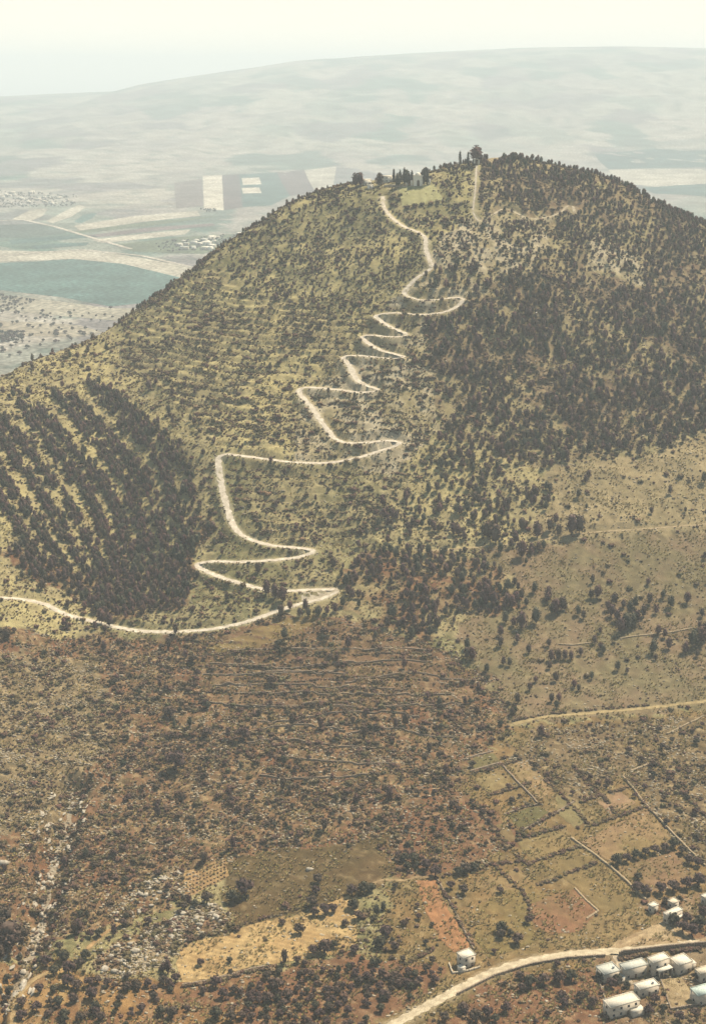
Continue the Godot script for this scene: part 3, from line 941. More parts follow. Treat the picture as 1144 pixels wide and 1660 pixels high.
func build_house(label: String, at: Vector3, turn: float, l: float, wd: float, hgt: float, roof_m: Material, wall_m: Material, opts := {}):
	var o := thing("house" if not opts.has("name") else opts.name, at, turn)
	tag(o, label, opts.get("category", "house"), opts.get("group", "flat roofed houses of the village"))
	var st := st_new()
	box(st, Vector3(0, hgt / 2 - 1.0, 0), Vector3(l, hgt + 2.0 - 0.3, wd))
	part("wall", done(st), wall_m, o)
	st = st_new()
	box(st, Vector3(0, hgt - 0.03, 0), Vector3(l + 0.5, 0.3, wd + 0.5))
	var rf := part("roof", done(st), roof_m, o)
	st = st_new()
	for s in [-1, 1]:
		box(st, Vector3(0, hgt + 0.27, s * (wd / 2 + 0.12)), Vector3(l + 0.44, 0.3, 0.2))
		box(st, Vector3(s * (l / 2 + 0.12), hgt + 0.27, 0), Vector3(0.2, 0.3, wd + 0.04))
	part("parapet", done(st), roof_m, rf)
	var storeys := maxi(1, int(hgt / 2.9))
	var bays := maxi(1, int(l / 3.4))
	for f in storeys:
		for side in [1, -1]:
			for k in bays:
				var x := (k + 0.5) / bays * l - l / 2
				var is_door: bool = f == 0 and side == 1 and k == bays / 2
				st = st_new()
				if is_door:
					box(st, Vector3(x, 1.05, side * (wd / 2 + 0.02)), Vector3(1.0, 2.1, 0.12))
					part("door", done(st), M.wood, o)
				else:
					box(st, Vector3(x, f * 2.9 + 1.6, side * (wd / 2 + 0.01)), Vector3(1.1, 1.2, 0.1))
					var win := part("window", done(st), M.glass, o)
					st = st_new()
					box(st, Vector3(x, f * 2.9 + 0.93, side * (wd / 2 + 0.09)), Vector3(1.4, 0.12, 0.24))
					part("sill", done(st), roof_m, win)
		for side in [1, -1]:
			st = st_new()
			box(st, Vector3(side * (l / 2 + 0.01), f * 2.9 + 1.6, 0), Vector3(0.1, 1.2, 1.1))
			part("window", done(st), M.glass, o)
	if opts.has("tank"):
		var cy := CylinderMesh.new()
		cy.top_radius = 0.55
		cy.bottom_radius = 0.55
		cy.height = 1.1
		cy.radial_segments = 12
		var t := part("water_tank", cy, M.metal, o)
		t.position = Vector3(l * 0.28, hgt + 0.68, wd * 0.1)
	if opts.has("porch"):
		st = st_new()
		var dp: float = opts.porch
		box(st, Vector3(l * 0.04, hgt * 0.56, wd / 2 + dp / 2 + 0.27), Vector3(l * 0.84, 0.25, dp))
		var pr := part("porch_roof", done(st), roof_m, o)
		for k in 4:
			st = st_new()
			box(st, Vector3(l * 0.04 + (k / 3.0 - 0.5) * l * 0.78, (hgt * 0.56 - 0.7) / 2 - 0.12, wd / 2 + dp + 0.05), Vector3(0.25, hgt * 0.56 + 0.45, 0.25))
			part("pillar", done(st), wall_m, pr)
	if opts.has("annex"):
		st = st_new()
		var a: Vector3 = opts.annex
		box(st, Vector3(a.x, a.y / 2 - 0.6, a.z), Vector3(l * 0.4, a.y + 1.2, wd * 0.55))
		var an := part("annex", done(st), wall_m, o)
		st = st_new()
		box(st, Vector3(a.x, a.y + 0.1, a.z), Vector3(l * 0.4 + 0.3, 0.2, wd * 0.55 + 0.3))
		part("annex_roof", done(st), roof_m, an)

func build_houses():
	house("lone white roofed house below the orange field", [[741, 1544], [761, 1538], [769, 1547], [750, 1555]], 6.0, M.roof, M.plaster, {"annex": Vector3(-4.6, 2.4, 3.0), "group": ""})
	house("grey roofed house at the corner of the short lane", [[965, 1567], [992, 1560], [1003, 1573], [980, 1581]], 4.7, M.grey, M.plaster, {"tank": 1, "annex": Vector3(3.4, 2.6, 4.6)})
	house("long plain grey roofed house beside the short lane", [[1003, 1563], [1039, 1554], [1049, 1563], [1013, 1573]], 5.7, M.grey, M.plaster)
	house("cream roofed house with a lower porch roof in front", [[1050, 1553], [1075, 1544], [1084, 1553], [1057, 1562]], 7.3, M.roof, M.plaster, {"porch": 3.0})
	house("broad white roofed house with a side annex by the retaining wall", [[1086, 1553], [1107, 1546], [1122, 1558], [1098, 1566]], 5.5, M.roof, M.plaster, {"annex": Vector3(5.6, 2.9, 0.5)})
	house("cream roofed house beyond the broad white roofed house", [[1127, 1571], [1150, 1564], [1158, 1573], [1134, 1580]], 4.9, M.cream, M.plaster)
	house("small white house with a rooftop tank behind the walled yard", [[1026, 1595], [1058, 1587], [1068, 1596], [1038, 1605]], 4.4, M.roof, M.plaster, {"tank": 1})
	house("largest white roofed house with a low side roof", [[977, 1621], [1026, 1608], [1034, 1621], [989, 1635]], 6.0, M.roof, M.plaster, {"annex": Vector3(5.4, 2.8, 4.4)})
	house("pale teal roofed house beside the walled yard", [[1119, 1602], [1152, 1593], [1163, 1606], [1130, 1615]], 5.7, M.teal, M.plaster)
	house("long narrow white roofed farmhouse up the sandy lane", [[1075, 1480], [1097, 1470], [1107, 1474], [1081, 1485]], 4.9, M.roof, M.plaster, {"porch": 1.6})
	house("small square white hut beside the long farmhouse", [[1051, 1466], [1060, 1462], [1066, 1467], [1056, 1471]], 3.9, M.roof, M.plaster)
	house("cream shed behind the long farmhouse", [[1083, 1459], [1092, 1455], [1099, 1461], [1089, 1466]], 3.4, M.cream, M.plaster)
	house("small white house among the trees above the farmhouse", [[1136, 1451], [1146, 1448], [1152, 1453], [1142, 1457]], 4.2, M.roof, M.plaster)
	# walled yard: a raised terrace of packed earth
	var yard := hits([[1071, 1588], [1104, 1586], [1133, 1629], [1088, 1636]])
	var m := sheet(yard, 2.0, 0.5, Color(0.52, 0.42, 0.25), Color(0.42, 0.33, 0.19), false, 801)
	tag(top_mesh("yard", m, M.field), "square yard of packed tan earth between the houses", "yard", "", "structure")
	stone_wall("stone wall on the downhill side of the tan yard", [[1086, 1638], [1110, 1634], [1135, 1631]], 1.7, 0.5, M.stone, "yard_wall")
	stone_wall("low wall along the short side of the tan yard", [[1070, 1588], [1079, 1612], [1087, 1637]], 1.0, 0.5, M.stone, "yard_wall")
	stone_wall("low garden wall running down from the lane corner", [[966, 1576], [973, 1600], [981, 1622]], 1.0, 0.5, M.stone, "yard_wall")
	stone_wall("low wall round the yard of the lone white roofed house", [[727, 1562], [733, 1578], [758, 1574], [778, 1568]], 1.2, 0.5, M.cream, "yard_wall")

# ---------------------------------------------------------------- summit
func build_summit():
	var spots := [[592, 299, 12.0, 8.0, 5.0, "white monastery building at the end of the summit ridge"], [607, 292, 9.0, 7.0, 5.5, "small cream building behind the white monastery building"], [629, 295, 16.0, 8.0, 6.0, "long white roofed building among the summit trees"], [600, 305, 6.0, 5.0, 3.0, "low hut below the white monastery building"]]
	for s in spots:
		var g := hit(s[0], s[1])
		build_house(s[5], Vector3(g.x, ground(g.x, g.y), -g.y), rr(-0.15, 0.15), s[2], s[3], s[4], M.white, M.white, {"name": "monastery_building", "category": "building", "group": "buildings on the summit"})
	# chapel with a round arch
	var g := hit(677, 300)
	var o := thing("chapel", Vector3(g.x, ground(g.x, g.y) - 0.5, -g.y), 0.05)
	tag(o, "pale stone chapel front with an arched doorway above the lawn", "chapel", "buildings on the summit")
	var body := CSGCombiner3D.new()
	body.name = "wall"
	var b := CSGBox3D.new()
	b.size = Vector3(9, 10, 8)
	b.position = Vector3(0, 5, 0)
	b.material = M.white
	body.add_child(b)
	for e in [[Vector3(2.8, 4.4, 3), Vector3(0, 2.2, 4)]]:
		var cut := CSGBox3D.new()
		cut.operation = CSGShape3D.OPERATION_SUBTRACTION
		cut.size = e[0]
		cut.position = e[1]
		cut.material = M.stone
		body.add_child(cut)
	var arch := CSGCylinder3D.new()
	arch.operation = CSGShape3D.OPERATION_SUBTRACTION
	arch.radius = 1.4
	arch.height = 3.0
	arch.rotation.x = PI / 2
	arch.position = Vector3(0, 4.4, 4)
	arch.material = M.stone
	body.add_child(arch)
	o.add_child(body)
	var st := st_new()
	box(st, Vector3(0, 10.25, 0), Vector3(9.8, 0.5, 8.8))
	part("roof", done(st), M.white, o)
	var dome := SphereMesh.new()
	dome.radius = 2.6
	dome.height = 2.6
	dome.is_hemisphere = true
	part("dome", dome, M.white, o).position = Vector3(0, 10.5, 0)
	for k in [[659, 300], [667, 301], [696, 299]]:
		g = hit(k[0], k[1])
		var p := thing("stone_pillar", Vector3(g.x, ground(g.x, g.y) - 0.4, -g.y))
		tag(p, "pale square stone pillar at the top edge of the lawn", "pillar", "pillars above the lawn")
		st = st_new()
		box(st, Vector3(0, 2.6, 0), Vector3(2.0, 5.2, 2.0))
		part("shaft", done(st), M.white, p)
		st = st_new()
		box(st, Vector3(0, 5.35, 0), Vector3(2.5, 0.4, 2.5))
		part("cap", done(st), M.white, p)
	stone_wall("pale terrace wall between the summit buildings and lawn", [[622, 303], [640, 302], [660, 303]], 2.2, 0.7, M.cream, "terrace_wall")
	g = hit(772, 266)
	var gate := thing("gateway", Vector3(g.x, ground(g.x, g.y) - 0.4, -g.y))
	tag(gate, "pale stone gateway at the head of the straight path", "gateway")
	for s in [-1, 1]:
		st = st_new()
		box(st, Vector3(s * 2.2, 3.0, 0), Vector3(1.5, 6.0, 1.8))
		part("pier", done(st), M.white, gate)
	st = st_new()
	box(st, Vector3(0, 6.45, 0), Vector3(6.4, 0.9, 2.1))
	part("lintel", done(st), M.white, gate)

# ---------------------------------------------------------------- far villages on the plain
func build_far_villages():
	var proto := {}
	var w := st_new()
	box(w, Vector3(0, 2.5, 0), Vector3(13, 7, 10))
	proto.wall = done(w)
	w = st_new()
	box(w, Vector3(0, 6.25, 0), Vector3(13.8, 0.5, 10.8))
	proto.roof = done(w)
	var areas := [["small pale house of the roadside village on the plain", "houses of the roadside village", [[290, 392], [395, 380], [385, 400], [330, 407], [270, 403]], 30], ["small pale house of the hamlet far across the plain", "houses of the hamlet across the plain", [[-20, 312], [60, 312], [120, 320], [115, 330], [40, 335], [-20, 332]], 34]]
	for a in areas:
		var n := 0
		while n < a[3]:
			var u := rr(-20, 400)
			var v := rr(310, 410)
			var poly := PackedVector2Array()
			for p in a[2]: poly.append(Vector2(p[0], p[1]))
			if not Geometry2D.is_point_in_polygon(Vector2(u, v), poly): continue
			n += 1
			var g := hit_plain(u, v)
			var s := rr(0.8, 1.6)
			var o := thing("far_house", Vector3(g.x, plain_height(g.x, g.y), -g.y), rr(-0.6, 0.6))
			o.scale = Vector3(s * rr(0.8, 1.4), s, s)
			tag(o, a[0], "house", a[1])
			part("wall", proto.wall, M.cream if rng.randf() < 0.5 else M.white, o)
			part("roof", proto.roof, M.white if rng.randf() < 0.7 else M.grey, o)

# ---------------------------------------------------------------- plants
func blob(st: SurfaceTool, c: Vector3, r: Vector3, seed_: int, col: Color, seg := 7, rings := 4, rough := 0.3):
	var n := noise(seed_, 1.1, 2)
	var p: Array = []
	for j in rings + 1:
		var row: Array = []
		for i in seg + 1:
			var th := PI * j / rings
			var ph := TAU * (i % seg) / seg + j * 0.4
			var dir := Vector3(sin(th) * cos(ph), cos(th), sin(th) * sin(ph))
			row.append(c + dir * r * (1.0 + rough * n.get_noise_3dv(dir * 1.4) * 1.8))
		p.append(row)
	for j in rings:
		for i in seg:
			st.set_color(col * rr(0.75, 1.2))
			quad(st, p[j][i], p[j][i + 1], p[j + 1][i + 1], p[j + 1][i])

func leaves(st: SurfaceTool, n: int, size: float, where: Callable, col: Color):
	for k in n:
		var a: Array = where.call()
		var p: Vector3 = a[0]
		var out: Vector3 = a[1]
		var b := Basis(Vector3(rr(-1, 1), rr(-1, 1), rr(-1, 1)).normalized(), rr(0, TAU))
		var e := (b.x + out * 0.35).normalized() * size * rr(0.6, 1.3)
		var f := b.y * size * rr(0.5, 1.0)
		st.set_color(col * rr(0.6, 1.45))
		quad(st, p - e * 0.5, p + f * 0.5, p + e * 0.6, p - f * 0.5)

func on_ellipsoid(c: Vector3, r: Vector3) -> Array:
	var d := Vector3(rng.randfn(), rng.randfn(), rng.randfn()).normalized()
	return [c + d * r * rr(0.78, 1.12), d]

func make_crown(kind: String, k: int) -> ArrayMesh:      # a plant of unit scale: metres as for a usual one
	var st := st_new()
	if kind == "pine":          # egg shaped, taller than wide: 8.5 m high
		var col: Color = [Color(0.070, 0.051, 0.037), Color(0.084, 0.051, 0.044), Color(0.057, 0.056, 0.037), Color(0.075, 0.049, 0.044)][k]
		blob(st, Vector3(0, 4.4, 0), Vector3(1.9, 3.3, 1.9), 300 + k, col, 7, 5, 0.25)
		leaves(st, 120, 0.85, func():
			var t := rr(0.08, 1.0)
			var rad := 2.35 * sqrt(maxf(0.0, 1.0 - pow(absf(t - 0.36) / 0.66, 2.0))) * rr(0.75, 1.12)
			var ph := rr(0, TAU)
			var dir := Vector3(cos(ph), 0.2, sin(ph))
			return [Vector3(dir.x * rad, 1.0 + t * 7.4, dir.z * rad), dir], col)
	elif kind == "cypress":     # a spire
		var col := Color(0.046, 0.043, 0.032)
		blob(st, Vector3(0, 5.6, 0), Vector3(1.0, 5.2, 1.0), 320 + k, col, 7, 6, 0.15)
		leaves(st, 120, 0.7, func():
			var t := rr(0.0, 1.0)
			var rad := 1.3 * sqrt(maxf(0.0, 1.0 - pow(absf(t - 0.3) / 0.72, 2.0)))
			var ph := rr(0, TAU)
			return [Vector3(cos(ph) * rad, 0.6 + t * 10.6, sin(ph) * rad), Vector3(cos(ph), 0.6, sin(ph))], col)
	elif kind == "olive":       # round crown of several clumps: 5 m wide, 4.6 m high
		var col: Color = [Color(0.057, 0.044, 0.033), Color(0.070, 0.049, 0.039), Color(0.053, 0.050, 0.033), Color(0.064, 0.043, 0.039)][k]
		for q in 5:
			var ph := TAU * q / 5.0 + rr(-0.4, 0.4)
			var c := Vector3(cos(ph) * rr(0.8, 1.25), rr(2.1, 3.0), sin(ph) * rr(0.8, 1.25)) if q else Vector3(0, 3.2, 0)
			var r := Vector3(1.15, 0.95, 1.15) * rr(0.9, 1.15)
			blob(st, c, r * 0.85, 340 + k * 7 + q, col, 6, 4, 0.3)
			leaves(st, 42, 0.62, func(): return on_ellipsoid(c, r), col)
	else:                       # shrub: a low rounded tuft, 2.4 m wide
		var col: Color = [Color(0.071, 0.049, 0.033), Color(0.082, 0.051, 0.037), Color(0.079, 0.065, 0.034), Color(0.136, 0.099, 0.057)][k]
		for q in 3:
			var ph := TAU * q / 3.0 + rr(-0.5, 0.5)
			var c := Vector3(cos(ph) * 0.5, rr(0.55, 0.8), sin(ph) * 0.5)
			var r := Vector3(0.72, 0.68, 0.72) * rr(0.85, 1.2)
			blob(st, c, r * 0.85, 380 + k * 7 + q, col, 6, 3, 0.35)
			leaves(st, 26, 0.42, func(): return on_ellipsoid(c, r), col)
	return done(st)

func make_trunk(kind: String) -> ArrayMesh:
	var st := st_new()
	var h: float = {"pine": 3.2, "cypress": 1.6, "olive": 2.4, "shrub": 0.5}[kind]
	var r: float = {"pine": 0.2, "cypress": 0.2, "olive": 0.26, "shrub": 0.1}[kind]
	limb(st, Vector3(0, -0.6, 0), Vector3(0, h, 0), r * 1.25, r * 0.7)
	for k in 3:
		var ph := TAU * k / 3.0 + 0.5
		limb(st, Vector3(0, h * 0.75, 0), Vector3(cos(ph) * h * 0.35, h * 1.25, sin(ph) * h * 0.35), r * 0.55, r * 0.25)
	return done(st)

func limb(st: SurfaceTool, a: Vector3, b: Vector3, ra: float, rb: float):
	var dir := (b - a).normalized()
	var s := dir.cross(Vector3(0.3, 0.2, 1.0)).normalized()
	var t := dir.cross(s)
	for i in 5:
		var p := TAU * i / 5.0
		var q := TAU * (i + 1) / 5.0
		st.set_color(Color(0.09, 0.07, 0.05))
		quad(st, a + (s * cos(p) + t * sin(p)) * ra, a + (s * cos(q) + t * sin(q)) * ra, b + (s * cos(q) + t * sin(q)) * rb, b + (s * cos(p) + t * sin(p)) * rb)

var crowns := {}
var trunks := {}
var plants := {"pine": [], "olive": [], "shrub": [], "cypress": []}     # [x, d, scale, wide, tint, zone, y]

func in_view(x: float, d: float, margin := 30.0) -> bool:
	return absf(x) < d * 0.2705 + margin

func plant(kind: String, x: float, d: float, s: float, wide := 1.0, z := -1):
	plants[kind].append([x, d, s, wide, rr(0.75, 1.3), z if z >= 0 else zone_at(x, d), ground(x, d)])

func plant_px(kind: String, u: float, v: float, px: float):   # v: foot of the plant, px: its width in the photograph
	var g := hit(u, v)
	var size := px * Vector2(g.y, EYE).length() / FPX
	var usual: float = {"pine": 4.7, "olive": 5.0, "shrub": 2.4, "cypress": 2.6}[kind]
	plant(kind, g.x, g.y, size / usual)

func build_vegetation():
	for kind in ["pine", "olive", "shrub", "cypress"]:
		crowns[kind] = []
		for k in 4: crowns[kind].append(make_crown(kind, k))
		trunks[kind] = make_trunk(kind)
	var gap := noise(501, 0.018, 3)
	var gap2 := noise(502, 0.06, 2)
	# woods
	var step := 4.3
	var d := 520.0
	while d < 1590.0:
		var x := -430.0
		while x < 430.0:
			var px := x + rr(-0.5, 0.5) * step
			var pd := d + rr(-0.5, 0.5) * step
			x += step
			if not in_view(px, pd): continue
			var k := zone_at(px, pd, 9.0)
			var z: Dictionary = zones[k]
			var pine: float = z.pine
			if z.name == "strip_slope": pine = maxf(pine, 0.95 * strip_at(px + gap2.get_noise_2d(px, pd) * 3.0, pd))
			var g := gap.get_noise_2d(px, pd) + 0.5 * gap2.get_noise_2d(px, pd)
			pine *= clampf(1.0 + g * (1.5 if pine < 0.9 else 0.3) , 0.0, 1.6)
			if pd > 1530.0: pine *= 0.6
			var olive: float = z.olive * clampf(1.0 + g, 0.2, 1.6)
			var roll := rng.randf()
			if roll > pine + olive or near_road(px, pd) < 4.0 or on_field(px, pd): continue
			if roll < pine:
				var s := rr(0.48, 1.12)
				if z.name == "strip_slope" : s *= 0.85
				elif z.name == "maquis": s *= 0.62
				elif pd > 1300.0: s *= 0.78
				elif z.name in ["serpentine_slope", "sunny_slope", "middle_slope"]: s *= 0.7
				plant("pine", px, pd, s, rr(0.75, 1.15), k)
			else: plant("olive", px, pd, rr(0.6, 1.05), 1.0, k)
		d += step
	# the planted strips stand closer
	d = 930.0
	while d < 1300.0:
		var x := -400.0
		while x < -60.0:
			var px := x + rr(-1.2, 1.2)
			var pd := d + rr(-1.2, 1.2)
			x += 3.0
			if strip_at(px, pd) < 0.5 or gap2.get_noise_2d(px, pd) + rr(-0.25, 0.25) < -0.12 or zones[zone_at(px, pd)].name != "strip_slope" or near_road(px, pd) < 4.0: continue
			plant("pine", px, pd, rr(0.45, 0.85), rr(0.85, 1.15))
		d += 3.0
	# scrub
	step = 1.75
	d = 515.0
	while d < 1560.0:
		var x := -430.0
		while x < 430.0:
			var px := x + rr(-0.5, 0.5) * step
			var pd := d + rr(-0.5, 0.5) * step
			x += step
			if not in_view(px, pd, 15.0): continue
			var k := zone_at(px, pd, 9.0)
			var z: Dictionary = zones[k]
			var pr: float = z.shrub * 0.62 * clampf(1.0 + 1.6 * gap2.get_noise_2d(px + 300.0, pd) + 1.6 * gap.get_noise_2d(px, pd + 500.0), 0.05, 1.6)
			if z.terrace > 0.3:
				var q := (base(px, pd) + terr.get_noise_2d(px, pd) * 2.0) / (2.2 if pd < 900.0 else 4.2)
				pr *= 1.9 if q - floorf(q) > 0.62 else 0.6
			if rng.randf() > pr or near_road(px, pd) < 2.0 or (on_field(px, pd) and rng.randf() > 0.04): continue
			var s := rr(0.3, 0.85)
			if rng.randf() < 0.13: s *= 2.2
			if pd > 1000.0: s *= 1.1
			plant("shrub", px, pd, s, rr(0.85, 1.3), k)
		d += step
	# trees that the photograph shows singly: [kind, u, v of the foot, width in pixels]
	for e in [[325, 1560, 15], [373, 1560, 13], [485, 1511, 22], [508, 1547, 22], [526, 1545, 30], [541, 1535, 18], [515, 1432, 20], [506, 1468, 22], [512, 1450, 18], [570, 1452, 22], [590, 1448, 26], [601, 1445, 18], [574, 1476, 24], [580, 1492, 18], [510, 1482, 18], [527, 1482, 22], [540, 1480, 18], [457, 1494, 14], [378, 1462, 26], [397, 1452, 34], [336, 1462, 24], [559, 1502, 14], [15, 1530, 60], [2, 1500, 50], [36, 1505, 30], [285, 1245, 40], [276, 1160, 24], [335, 1190, 22], [395, 1200, 26], [336, 1146, 16], [313, 1075, 18], [320, 1100, 14], [440, 1105, 20], [452, 1050, 16], [525, 1030, 18], [535, 1065, 12], [800, 1545, 10], [813, 1510, 24], [838, 1530, 24], [812, 1520, 20], [826, 1515, 14], [855, 1497, 16], [810, 1447, 14], [751, 1448, 20], [730, 1440, 16], [705, 1420, 22], [690, 1410, 22], [670, 1398, 22], [655, 1395, 18], [640, 1440, 12], [660, 1410, 16], [742, 1418, 18], [755, 1415, 22], [768, 1410, 18], [1000, 1402, 24], [1015, 1398, 18], [1030, 1392, 20], [1045, 1388, 18], [1060, 1384, 20], [1076, 1380, 18], [1090, 1374, 22], [1104, 1384, 18], [1116, 1400, 20], [1130, 1404, 18], [1033, 1425, 16], [1032, 1446, 22], [1046, 1450, 20], [1070, 1448, 22], [1090, 1444, 24], [1112, 1440, 24], [1132, 1436, 26], [1090, 1500, 26], [1105, 1512, 24], [1120, 1518, 26], [1133, 1505, 26], [1112, 1496, 20], [1140, 1490, 24], [1078, 1466, 16], [1100, 1462, 14], [990, 1600, 20], [1000, 1592, 18], [1015, 1600, 14], [1060, 1625, 18], [1075, 1640, 16], [1050, 1645, 20], [975, 1590, 16], [1100, 1655, 20], [1125, 1648, 20], [1140, 1585, 20], [1127, 1588, 16], [860, 1600, 26], [880, 1596, 24], [905, 1592, 26], [925, 1590, 24], [845, 1606, 18], [940, 1620, 20], [960, 1630, 20], [750, 1640, 22], [770, 1655, 26], [790, 1648, 22], [720, 1655, 20], [820, 1640, 20], [700, 1560, 14], [690, 1575, 16], [640, 1590, 22], [660, 1600, 18], [690, 1530, 12], [655, 1500, 14], [625, 1520, 26], [615, 1535, 24], [640, 1540, 18], [606, 1495, 12], [700, 1500, 10], [676, 1470, 10], [678, 1490, 12]]:
		plant_px("olive", e[0], e[1], e[2])
	for e in [[75, 1566, 22], [88, 1580, 22], [97, 1545, 18], [105, 1560, 24], [112, 1580, 26], [110, 1600, 24], [125, 1605, 22], [130, 1570, 18], [140, 1560, 20], [147, 1520, 16], [162, 1518, 18], [200, 1502, 18], [205, 1490, 14], [65, 1610, 18], [88, 1610, 16], [82, 1630, 16], [60, 1640, 20], [35, 1630, 20], [35, 1650, 22], [78, 1650, 16], [95, 1630, 20], [120, 1625, 20], [150, 1620, 24], [155, 1640, 22], [145, 1600, 18], [175, 1600, 18], [205, 1608, 18], [195, 1625, 18], [225, 1605, 16], [220, 1600, 16], [240, 1600, 16], [265, 1575, 16], [265, 1595, 18], [285, 1590, 18], [250, 1620, 16], [230, 1640, 16], [260, 1645, 20], [280, 1650, 24], [105, 1650, 20], [130, 1655, 18], [165, 1655, 18], [350, 1600, 22], [362, 1618, 20], [378, 1610, 16], [390, 1615, 16], [405, 1620, 16], [350, 1650, 26], [375, 1655, 22], [330, 1610, 14], [435, 1625, 22], [450, 1605, 26], [465, 1620, 24]]:
		plant_px("olive", e[0], e[1], e[2])
	for e in [[745, 835, 10], [757, 830, 11], [766, 845, 10], [775, 815, 9], [790, 822, 9], [803, 880, 20], [790, 872, 16], [742, 870, 11], [845, 855, 12], [845, 905, 18], [835, 880, 12], [860, 895, 9], [872, 893, 9], [880, 890, 9], [900, 850, 10], [905, 868, 12], [925, 868, 20], [938, 864, 18], [890, 862, 12], [870, 870, 16], [888, 970, 12], [900, 995, 16], [910, 990, 14], [893, 995, 10], [936, 998, 10], [945, 1004, 9], [968, 970, 14], [957, 970, 9], [985, 990, 10], [995, 980, 12], [990, 1000, 12], [1000, 1008, 12], [1010, 985, 9], [1020, 993, 12], [1028, 985, 11], [1030, 1012, 14], [1042, 1000, 12], [1005, 1028, 16], [1015, 1022, 16], [1025, 1018, 14], [1052, 980, 12], [1062, 995, 9], [1066, 1030, 11], [1074, 970, 9], [1086, 985, 12], [1113, 978, 12], [1137, 1000, 9], [1058, 1060, 14], [1083, 1052, 12], [1122, 1050, 18], [1135, 1045, 18], [1142, 1035, 16], [1110, 1058, 12], [889, 1048, 8], [892, 1072, 11], [904, 1070, 11], [915, 1070, 10], [925, 1070, 9], [940, 1062, 8], [963, 1044, 9], [977, 1060, 9], [890, 1085, 8], [900, 1105, 10], [930, 1115, 9], [937, 1120, 7], [958, 1102, 8], [1000, 1088, 10], [1015, 1092, 6], [858, 1120, 9], [867, 1107, 7], [893, 1138, 9], [905, 1137, 9], [856, 1060, 9], [838, 1042, 9], [810, 1050, 11], [815, 1078, 9], [825, 1080, 9], [788, 1088, 9], [765, 1070, 14], [756, 1068, 12], [832, 1015, 10], [845, 1020, 18], [868, 1010, 16], [818, 1010, 12], [790, 975, 18], [800, 980, 14], [830, 985, 14], [876, 1193, 13], [1055, 832, 7], [948, 782, 8], [937, 806, 9], [950, 825, 5], [1140, 782, 10], [1110, 828, 5], [970, 843, 5], [432, 966, 14], [446, 970, 14], [458, 976, 16], [470, 990, 9], [486, 1000, 9], [500, 1002, 9], [515, 1000, 10], [530, 997, 9], [543, 993, 9], [556, 984, 10], [165, 1012, 16], [178, 1016, 14], [285, 1030, 11], [455, 1002, 12]]:
		plant_px("pine", e[0], e[1] , e[2])
	for e in [[667, 299, 5], [663, 299, 4], [687, 300, 6], [692, 300, 6], [684, 300, 5], [638, 297, 5], [655, 299, 6], [648, 298, 5], [745, 268, 5], [758, 268, 5]]:
		plant_px("cypress", e[0], e[1], e[2])
	for e in [[576, 303, 12], [584, 302, 12], [615, 301, 11], [645, 304, 12], [658, 300, 13], [788, 260, 6]]:
		plant_px("pine", e[0], e[1], e[2])
	plant_px("olive", 826, 264, 9)
	plant_px("pine", 833, 265, 8)
	for e in [[660, 338, 9], [672, 335, 10], [684, 333, 9], [697, 331, 10], [710, 329, 9], [648, 318, 8], [646, 326, 8]]:
		plant_px("shrub", e[0], e[1], e[2])
	# hedges and orchard rows
	for e in [[[709, 1427], [728, 1460], [748, 1498], [767, 1538], 14], [[320, 1062], [420, 1060], [560, 1056], [700, 1058], 60], [[330, 1080], [430, 1078], [540, 1074], [640, 1076], 44], [[380, 1100], [480, 1098], [580, 1096], [700, 1102], 44], [[330, 1120], [450, 1122], [560, 1116], [740, 1126], 50], [[400, 1140], [500, 1142], [600, 1138], [720, 1146], 44], [[757, 1255], [790, 1247], [810, 1241], [835, 1234], 22], [[790, 1290], [815, 1283], [840, 1276], [860, 1268], 22], [[835, 1362], [860, 1354], [890, 1346], [915, 1338], 22], [[850, 1402], [880, 1392], [910, 1382], [940, 1372], 22], [[868, 1434], [900, 1424], [930, 1412], [965, 1400], 22], [[940, 1300], [970, 1290], [1005, 1280], [1040, 1268], 24], [[960, 1338], [985, 1328], [1015, 1318], [1050, 1306], 22], [[880, 1260], [905, 1285], [930, 1310], [955, 1340], 24], [[930, 1240], [960, 1275], [985, 1300], [1000, 1325], 24], [[770, 1300], [790, 1330], [815, 1360], [850, 1400], 24], [[800, 1400], [830, 1430], [850, 1450], [862, 1490], 20], [[1060, 1230], [1085, 1260], [1110, 1290], [1140, 1320], 24], [[1005, 1557], [1018, 1554], [1032, 1551], [1046, 1549], 20], [[1088, 1546], [1100, 1543], [1112, 1542], [1130, 1541], 20], [[1009, 1257], [1041, 1299], [1066, 1326], [1092, 1354], 16], [[840, 1349], [870, 1334], [895, 1321], [931, 1299], 14], [[830, 1168], [880, 1158], [950, 1151], [1050, 1142], 26], [[817, 1321], [845, 1311], [872, 1303], [872, 1303], 10], [[296, 1600], [340, 1593], [400, 1578], [450, 1566], 24], [[590, 1600], [640, 1575], [680, 1550], [700, 1540], 18], [[290, 1530], [360, 1508], [440, 1485], [520, 1466], 18], [[700, 1425], [760, 1412], [800, 1400], [850, 1395], 20]]:
		var line := hits(e.slice(0, 4))
		for k in e[4] * 3:
			var t := rng.randf() * 2.999
			var p := line[int(t)].lerp(line[int(t) + 1], t - int(t)) + Vector2(rr(-0.8, 0.8), rr(-0.8, 0.8))
			plant("shrub", p.x, p.y, rr(0.45, 1.05), 1.15)
	for r in 6:
		var a := hit(300, 1417 + r * 7)
		var b := hit(367, 1398 + r * 4.4)
		for q in 12:
			var p := a.lerp(b, (q + 0.5) / 12.0)
			plant("shrub", p.x, p.y, 0.5)
	place_plants()
	# the summit tree
	var g := hit(772, 268)
	var o := thing("summit_tree", Vector3(g.x, ground(g.x, g.y), -(g.y + 5.0)))
	tag(o, "tall dark broad tree standing above the summit ridge", "tree")
